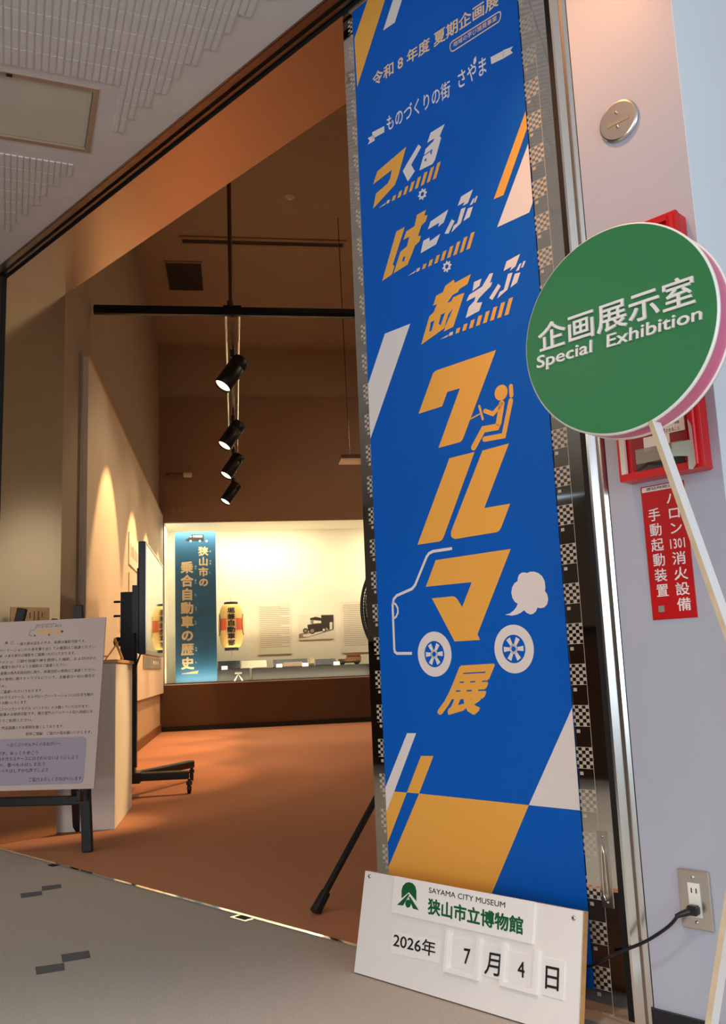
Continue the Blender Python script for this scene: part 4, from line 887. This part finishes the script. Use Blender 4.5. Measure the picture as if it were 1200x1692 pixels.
PF = farpl(13.78)
q_ = PF.st(308, 787); c = PF.pt(*q_); o = thing('wall_camera', 'small camera on a thin arm low on the dark far wall', 'camera', c)
m = MB(); m.tube([PF.pt(q_[0]-.28, q_[1]+.02, .1), PF.pt(q_[0], q_[1]+.02, .1)], .014, 8); m.tube([PF.pt(q_[0]-.28, q_[1]+.02, 0), PF.pt(q_[0]-.28, q_[1]+.02, .1)], .014, 8); m.build('arm', ['model_brown'], o); m = MB(); m.bev(PF.pt(q_[0]-.04, q_[1]-.03, .05), BB*.13, -AA*.1, Z*.06, .01); m.build('body', ['off_white'], o)
for x, y in ((287, 842), (297, 843)):
    q_ = PF.st(x, y); o = thing('wall_plate', ['left small square plate', 'right small square plate'][x > 290]+' on the dark wall above the blue case banner', 'wall plate', PF.pt(*q_)); m = MB(); m.rect(PF, q_[0]-.03, q_[0]+.03, q_[1]-.04, q_[1]+.04, 0, .012); m.build('plate', ['room_ceiling'], o)

# ================================================================== LIT DISPLAY CASE
CZ0, CZ1 = .69, 3.10
m = MB(); rb(m, -1.035, 6.0, 14.72, 14.78, CZ0-.02, CZ1); rb(m, -1.035, 6.0, 13.84, 14.72, CZ1, CZ1+.015); rb(m, -1.109, -1.036, 13.84, 14.78, CZ0-.02, CZ1); struct(m, 'wall_case_lining', ['case_lining'])
m = MB(); rb(m, -1.035, 6.0, 13.86, 14.72, CZ0-.03, CZ0); struct(m, 'trim_case_floor', ['case_black'])
sx = farpl(13.83).st(410, 1000)[0]
m = MB(); rb(m, -1.03, sx-.004, 13.826, 13.834, .682, 3.1); struct(m, 'window_2', ['case_glass']); m = MB(); rb(m, sx+.004, 6, 13.826, 13.834, .682, 3.1); struct(m, 'window_3', ['case_glass'])
for b_ in (.35, 3.3):
    l = light('case_lamp', 'AREA', R_(b_ if b_ > 1 else .1, 13.96, 3.07), R_(b_ if b_ > 1 else .1, 14.3, 1), 52, (1, .87, .58), 2.2, .2)
light('case_fill', 'AREA', R_(.6, 13.92, .70), R_(.6, 14.45, 1.7), 28, (1, .85, .55), 3.0, .06)  # added fill from below, evens out the lower part of the case
# blue title banner
PG = farpl(14.06); a = PG.st(289, 879); b = PG.st(358, 1124)
cb = thing('title_banner', 'blue vertical title banner with tan Japanese lettering inside the lit case', 'banner', PG.pt((a[0]+b[0])/2, b[1]))
m = MB(); gx0, gx1, gz0, gz1 = a[0], PG.st(357.5, 1000)[0], CZ0+.004, a[1]; m.rect(PG, gx0, gx1, gz0, gz1, -.01, 0); m.build('panel', ['case_blue'], cb)
kg = 6.044; g_ = lambda x, y: PG.st(270+x/kg, 860+y/kg)
m = MB()
t1 = g_(398, 255); t2 = g_(402, 668); column(m, PG, list('狭山市の'), ((t1[0]+t2[0])/2, t1[1]), ((t1[0]+t2[0])/2, t2[1]), .155, .001, .04)
t1 = g_(238, 400); t2 = g_(240, 1495); column(m, PG, list('乗合自動車の歴史'), ((t1[0]+t2[0])/2, t1[1]), ((t1[0]+t2[0])/2, t2[1]), .195, .001, .042)
m.build('lettering', ['tan_print'], cb)
m = MB()
for ch, x, y in (('さ', 468, 308), ('やま', 470, 418), ('し', 468, 520), ('のり', 322, 470), ('あい', 322, 610), ('じ', 322, 742), ('どう', 326, 882), ('しゃ', 324, 1018), ('れき', 328, 1285), ('し', 328, 1415)):
    p = g_(x, y); h = .038*len(ch); column(m, PG, list(ch), (p[0], p[1]+h/2), (p[0], p[1]-h/2), .036, .001, .005)
m.build('small_lettering', ['paper_white'], cb)
m = MB(); m.prism(PG, [g_(*p) for p in ((222, 192), (262, 170), (268, 148), (292, 140), (395, 140), (404, 150), (404, 205), (230, 205))], .001, .001)
for x in (273, 365): m.disc(PG, g_(x, 205), .016, .0014, .0014, 1, 16)
for x0, x1 in ((297, 308), (316, 332), (336, 352), (356, 388)): c0_, c1_ = g_(x0, 150), g_(x1, 168); m.rect(PG, c0_[0], c1_[0], c1_[1], c0_[1], .0014, .0014, 1)
m.disc(PG, g_(274, 160), .012, .0014, .0014, 1, 14); m.disc(PG, g_(432, 206), .018, .0014, .0014, 2, 16); m.build('bus_drawing', ['black_ink', 'paper_white', 'poster_box'], cb)
m = MB(); aa0, bb0, cc0 = V(*g_(170, 1534)), V(*g_(345, 1530)), V(*g_(358, 1500)); wv_ = (bb0-aa0)/11
for i in range(1, 11):
    p = aa0+wv_*i; h = (cc0-bb0)*(.1+.9*i/10); m.prism(PG, [tuple(p), tuple(p+wv_*.5), tuple(p+wv_*.5+h), tuple(p+h)], .001, .001)
m.build('hatch_stripe_row', ['orange_print'], cb)
# paper lantern
PLn = farpl(14.25); lc = PLn.st(382.3, 1035); ztop, zbot = PLn.st(382, 999)[1], PLn.st(382, 1070)[1]; LR = .0145*0+abs(PLn.st(404, 1035)[0]-PLn.st(361, 1035)[0])/2
lan = thing('paper_lantern', 'yellow paper lantern with black lettering hanging in the lit case', 'lantern', PLn.pt(lc[0], zbot))
lb_, la_ = lc[0], 14.25; hh = ztop-zbot
def lrad(t): 
    u_ = (t-zbot)/hh; return LR*(.60+.40*math.sin(math.pi*min(max(u_, 0), 1))**.55)
m = MB(); prof = []
for i in range(49):
    t = zbot+hh*i/48; prof.append((lrad(t)-(0 if i % 2 else .003), t-zbot))
m.lathe(R_(lb_, la_, zbot), Z, prof, 40); m.build('body', ['lantern_paper'], lan)
for z0, z1, nm in ((ztop-.004, ztop+.038, 'cap'), (zbot-.045, zbot+.004, 'cap')):
    m = MB(); m.lathe(R_(lb_, la_, z0), Z, [(LR*.52, 0), (LR*.54, .004), (LR*.54, z1-z0-.004), (LR*.52, z1-z0)], 32); m.build(nm, ['black_satin'], lan)
m = MB(); m.tube([R_(lb_, la_, ztop+.03), R_(lb_, la_, ztop+.12), R_(lb_-.012, la_, ztop+.135)], .004, 6); m.tube([R_(lb_, la_, zbot-.04), R_(lb_, la_, zbot-.14)], .005, 6); m.build('wire', ['steel'], lan)
def lmap(s, t, off=.005):
    r_ = lrad(t)+off; q__ = (s-lb_)/LR*1.15; q__ = max(-1.5, min(1.5, q__)); return R_(lb_+r_*math.sin(q__), la_-r_*math.cos(q__), t)
m = MB(); column(m, PLn, list('堀兼自動車部'), (lb_, ztop-hh*.07), (lb_, zbot+hh*.03), .115, .001, .035, mp=lmap); m.build('lettering', ['black_ink'], lan)
m = MB(); zc_ = zbot+hh*.53
for s0, s1 in ((-.165, -.07), (.07, .165)):
    P_ = [[lmap(lb_+s0+(s1-s0)*i/4, zc_+.09*(j-1), .003) for i in range(5)] for j in range(3)]
    m.add([p for r_ in P_ for p in r_], [(j*5+i, j*5+i+1, (j+1)*5+i+1, (j+1)*5+i) for j in range(2) for i in range(4)])
m.build('red_band', ['lantern_red'], lan)
m = MB()
for sg in (-1, 1):
    cc = [lmap(lb_+sg*(.245-.075*math.cos(k*math.pi/14-math.pi/2)), zc_+.16*math.sin(k*math.pi/14-math.pi/2), .002) for k in range(15)]; m.tube(cc, .006, 6)
m.build('crest_ring', ['black_ink'], lan)
# framed text panels and the old photograph on the case back wall
PK = farpl(14.719); k9 = 5.714; p9 = lambda x, y: PK.st(410+x/k9, 960+y/k9)
def panel9(name, label, a, b, rows_):
    s0, t1 = p9(*a); s1, t0 = p9(*b); o = thing(name, label, 'text panel', PK.pt((s0+s1)/2, t0)); m = MB(); m.rect(PK, s0, s1, t0, t1, 0, .012); m.build('board', ['paper_white'], o)
    m = MB()
    for i in range(rows_):
        t = t1-(t1-t0)*(.07+.82*i/rows_); m.rect(PK, s0+(s1-s0)*.06, s1-(s1-s0)*(.05 if i % 5 else .3), t-.008, t, .0124, .0128)
    m.build('lettering', ['pale_ink'], o)
panel9('text_panel', 'white text panel left of the old bus photograph in the case', (88, 215), (412, 685), 22); panel9('text_panel', 'white text panel right of the old bus photograph in the case', (872, 195), (1260, 665), 22)
s0, t1 = p9(475, 320); s1, t0 = p9(808, 545)
ph = thing('photograph', 'old black and white photograph of an open bus in the lit case', 'photograph', PK.pt((s0+s1)/2, t0)); m = MB(); m.rect(PK, s0, s1, t0, t1, 0, .012); m.build('mount', ['paper_white'], ph)
m = MB(); f9 = lambda pts, mi, d=.0126: m.prism(PK, [p9(*p) for p in pts], d, d, mi)
f9([(690, 322), (806, 320), (806, 455), (770, 470), (690, 400)], 0); f9([(480, 500), (620, 470), (806, 450), (806, 462), (560, 535), (480, 542)], 1); f9([(585, 352), (640, 338), (738, 362), (738, 380), (585, 368)], 0, .0130); f9([(590, 368), (620, 372), (616, 412), (590, 400)], 1, .0130)
f9([(560, 415), (630, 402), (735, 395), (738, 470), (640, 490), (565, 470)], 0, .0132); f9([(770, 390), (795, 388), (795, 455), (770, 460)], 2, .0130); f9([(515, 508), (720, 470), (720, 478), (560, 530), (520, 526)], 2, .0134)
for x, y, r_ in ((542, 470, .042), (606, 472, .05), (715, 462, .034)): m.disc(PK, p9(x, y), r_, .0136, .0136, 0, 20); m.disc(PK, p9(x, y), r_*.62, .0139, .0139, 1 if r_ > .04 else 2, 20)
m.build('picture', ['sepia_dark', 'sepia_mid', 'paper_white'], ph)
# black plinths and small exhibits
def plinth(x0, x1, label, a0=14.1, a1=14.5, yt=1103):
    P_ = farpl(a0); b0 = P_.st(x0, 1110)[0]; b1 = P_.st(x1, 1110)[0]; zt_ = .866
    o = thing('plinth', label, 'plinth', R_((b0+b1)/2, (a0+a1)/2, CZ0)); m = MB(); rb(m, b0, b1, a0, a1, CZ0, zt_-.012); m.build('skirt', ['case_black'], o); m = MB(); rb(m, b0-.005, b1+.005, a0-.01, a1, zt_-.012, zt_); m.build('top', ['case_black'], o); return b0, b1, zt_
p1_ = plinth(360, 412.5, 'black plinth under the paper lantern in the case', yt=1100); p2_ = plinth(417, 640, 'long black plinth under the open documents in the case', yt=1100)
def exh(name, label, cat, x0, x1, y0, y1, a_, matn, tilt=0, zt_=None):
    P_ = farpl(a_); b0 = P_.st(x0, y1)[0]; b1 = P_.st(x1, y1)[0]; z0 = zt_; h = P_.st(x0, y0)[1]-P_.st(x0, y1)[1]
    o = thing(name, label, cat, R_((b0+b1)/2, a_, z0)); m = MB(); m.box(R_(b0, a_, z0), BB*(b1-b0), AA*(.03+tilt), Z*.012); m.build('base', [matn], o)
    m = MB(); m.hexa([R_(b0, a_+.01, z0+.012), R_(b1, a_+.01, z0+.012), R_(b1, a_+.03, z0+.012), R_(b0, a_+.03, z0+.012), R_(b0, a_+.01+tilt, z0+h), R_(b1, a_+.01+tilt, z0+h), R_(b1, a_+.03+tilt, z0+h), R_(b0, a_+.03+tilt, z0+h)]); m.build('face', [matn], o); return o
exh('document_stand', 'slate document stand left of the lantern wire', 'stand', 360, 397, 1087, 1101, 14.15, 'stand_slate', .1, p1_[2]); exh('document', 'open white document lying right of the paper lantern', 'document', 399, 441, 1085, 1098, 14.12, 'paper_white', .2, p2_[2])
exh('document_stand', 'slate book stand between the two text panels', 'stand', 452, 509, 1085, 1098, 14.22, 'stand_slate', .12, p2_[2]); exh('open_book', 'pale open book on the slate stand in the case', 'book', 468, 500, 1087, 1095, 14.15, 'poster_paper', .03, p2_[2]); exh('display_block', 'gold grey block beside the open book in the case', 'block', 511, 520, 1084, 1098, 14.12, 'label_grey', .02, p2_[2]); exh('document_stand', 'slate stand right of the gold grey block in the case', 'stand', 522, 556, 1087, 1098, 14.15, 'stand_slate', .12, p2_[2])
for x, y, l_ in ((371, 1104, 'white caption card under the slate stand by the lantern'), (462, 1101, 'white caption card on the plinth below the left text panel'), (505, 1100, 'white caption card on the plinth below the bus photograph'), (557, 1098, 'white caption card on the plinth near the model truck')):
    P_ = farpl(14.0); s, t = P_.st(x, y); zz = p1_[2] if x < 410 else p2_[2]; o = thing('caption_card', l_, 'card', R_(s, 14.03, zz)); m = MB(); m.hexa([R_(s-.045, 14.11, zz), R_(s+.045, 14.11, zz), R_(s+.045, 14.05, zz), R_(s-.045, 14.05, zz), R_(s-.045, 14.03, zz+.05), R_(s+.045, 14.03, zz+.05), R_(s+.045, 14.05, zz+.05), R_(s-.045, 14.05, zz+.05)]); m.build('card', ['paper_white'], o)
P_ = farpl(14.2); z0 = p2_[2]; s0 = P_.st(560, 1090)[0]; s1 = P_.st(596, 1090)[0]; L_m = s1-s0
tk = thing('model_truck', 'small brown model truck on the plinth at the right end of the case', 'model', R_((s0+s1)/2, 14.2, z0))
m = MB(); rb(m, s0+L_m*.36, s1, 14.13, 14.29, z0+.05, z0+.12); rb(m, s0+L_m*.38, s1-.01, 14.14, 14.28, z0+.12, z0+.17); rb(m, s0, s0+L_m*.4, 14.14, 14.27, z0+.045, z0+.09); rb(m, s0+L_m*.02, s1-.01, 14.15, 14.27, z0+.028, z0+.05); m.build('body', ['model_brown'], tk)
for u_ in (.16, .82):
    for a_ in (14.12, 14.27): m = MB(); m.lathe(R_(s0+L_m*u_, a_, z0+.034), AA, [(.01, 0), (.034, .002), (.034, .02), (.01, .022)], 18); m.build('wheel', ['black_metal'], tk)
m = MB(); rb(m, s0+L_m*.34, s1+.01, 14.12, 14.30, z0+.17, z0+.182); m.build('roof', ['model_brown'], tk)
zz = CZ0; P_ = farpl(13.95); s = P_.st(394, 1115)[0]
cm = thing('tripod_bracket', 'small black bracket on the case floor in front of the plinth', 'bracket', R_(s, 13.95, zz)); m = MB(); m.tube([R_(s-.06, 13.95, zz), R_(s, 13.95, zz+.11), R_(s+.06, 13.95, zz)], .012, 6); m.tube([R_(s-.05, 13.95, zz+.12), R_(s+.05, 13.95, zz+.12)], .016, 8); m.build('frame', ['caster_grey'], cm)

# ================================================================== FLOOR FAN BEHIND THE COLUMN
fc = hit(716, 1003, AA, 3.62); FR = .295
fan = thing('floor_fan', 'black mesh guarded tripod fan half hidden behind the mirror steel column', 'fan', V(fc[0], fc[1], 0))
m = MB(); fax = AA
for k in range(37):
    R = FR*(k+1)/37; dep = .085*math.sqrt(max(0, 1-(R/FR)**2.6)); m.ring(fc-fax*dep, fax, R, .0021, 72, 4)
    if k > 3: m.ring(fc+fax*(dep+.02), fax, R, .0021, 72, 4)
for k in range(150):
    q_ = 2*math.pi*k/150; d = BB*math.cos(q_)+Z*math.sin(q_); pts = []
    for j in range(7):
        R = FR*(.12+.88*j/6); dep = .087*math.sqrt(max(0, 1-(R/FR)**2.6)); pts.append(fc-fax*dep+d*R)
    m.tube(pts, .0019, 4, caps=False)
for dd in (-.0, .02): m.ring(fc+fax*dd, fax, FR, .005, 72, 6)
m.build('guard', ['black_metal'], fan)
m = MB(); m.lathe(fc-fax*.03, fax, [(.02, -.01), (.05, 0), (.05, .05), (.02, .06)], 20)
for k in range(3):
    q_ = 2*math.pi*k/3; d = BB*math.cos(q_)+Z*math.sin(q_); e2 = np.cross(fax, d)
    m.add([fc+d*.05-e2*.03-fax*.015, fc+d*.05+e2*.03+fax*.015, fc+d*.25+e2*.085+fax*.02, fc+d*.255-e2*.07-fax*.02], [(0, 1, 2, 3)])
m.build('blades', ['caster_grey'], fan)
m = MB(); m.lathe(fc+fax*.10, fax, [(.05, 0), (.075, .01), (.075, .12), (.05, .14)], 20); m.build('motor', ['black_satin'], fan)
hubz = .72; hubp = V(fc[0], fc[1], hubz)+fax*.06
m = MB(); m.tube([hubp-Z*.25, hubp, V(fc[0], fc[1], fc[2])+fax*.12-Z*.02], .016, 10); m.build('pole', ['black_satin'], fan)
ft = floor_at(521, 1511); v0 = (ft-hubp)*V(1, 1, 0)
for k in range(3):
    q_ = 2*math.pi*k/3; d = V(v0[0]*math.cos(q_)-v0[1]*math.sin(q_), v0[0]*math.sin(q_)+v0[1]*math.cos(q_), 0); end = V(hubp[0], hubp[1], 0)+d
    if k: end = V(hubp[0], hubp[1], 0)+d*.75
    m = MB(); m.tube([hubp, end+Z*.012], .0125, 10); lg = m.build('leg', ['black_satin'], fan); t = (hubp-end)/np.linalg.norm(hubp-end); m = MB(); m.tube([end+Z*.008, end+t*.075+Z*.008], [.021, .018], 10); m.build('rubber_foot', ['black_metal'], lg)

# counter added only as a dark shape for the mirror steel to reflect
ct = thing('reflection_counter', 'dark counter added at the back of the lobby for the mirror reflection', 'counter', E_(-4.4, -1.7, 0)); m = MB(); eb(m, -6.6, -2.9, -2.1, -1.6, 0, 1.0); m.build('body', ['lobby_wood'], ct); m = MB(); eb(m, -6.65, -2.85, -2.15, -1.55, 1.0, 1.04); m.build('worktop', ['black_satin'], ct)

bpy.data.objects.remove(_fo); bpy.data.curves.remove(_fc)
for o in bpy.data.objects:
    if '_o' in o: del o['_o']
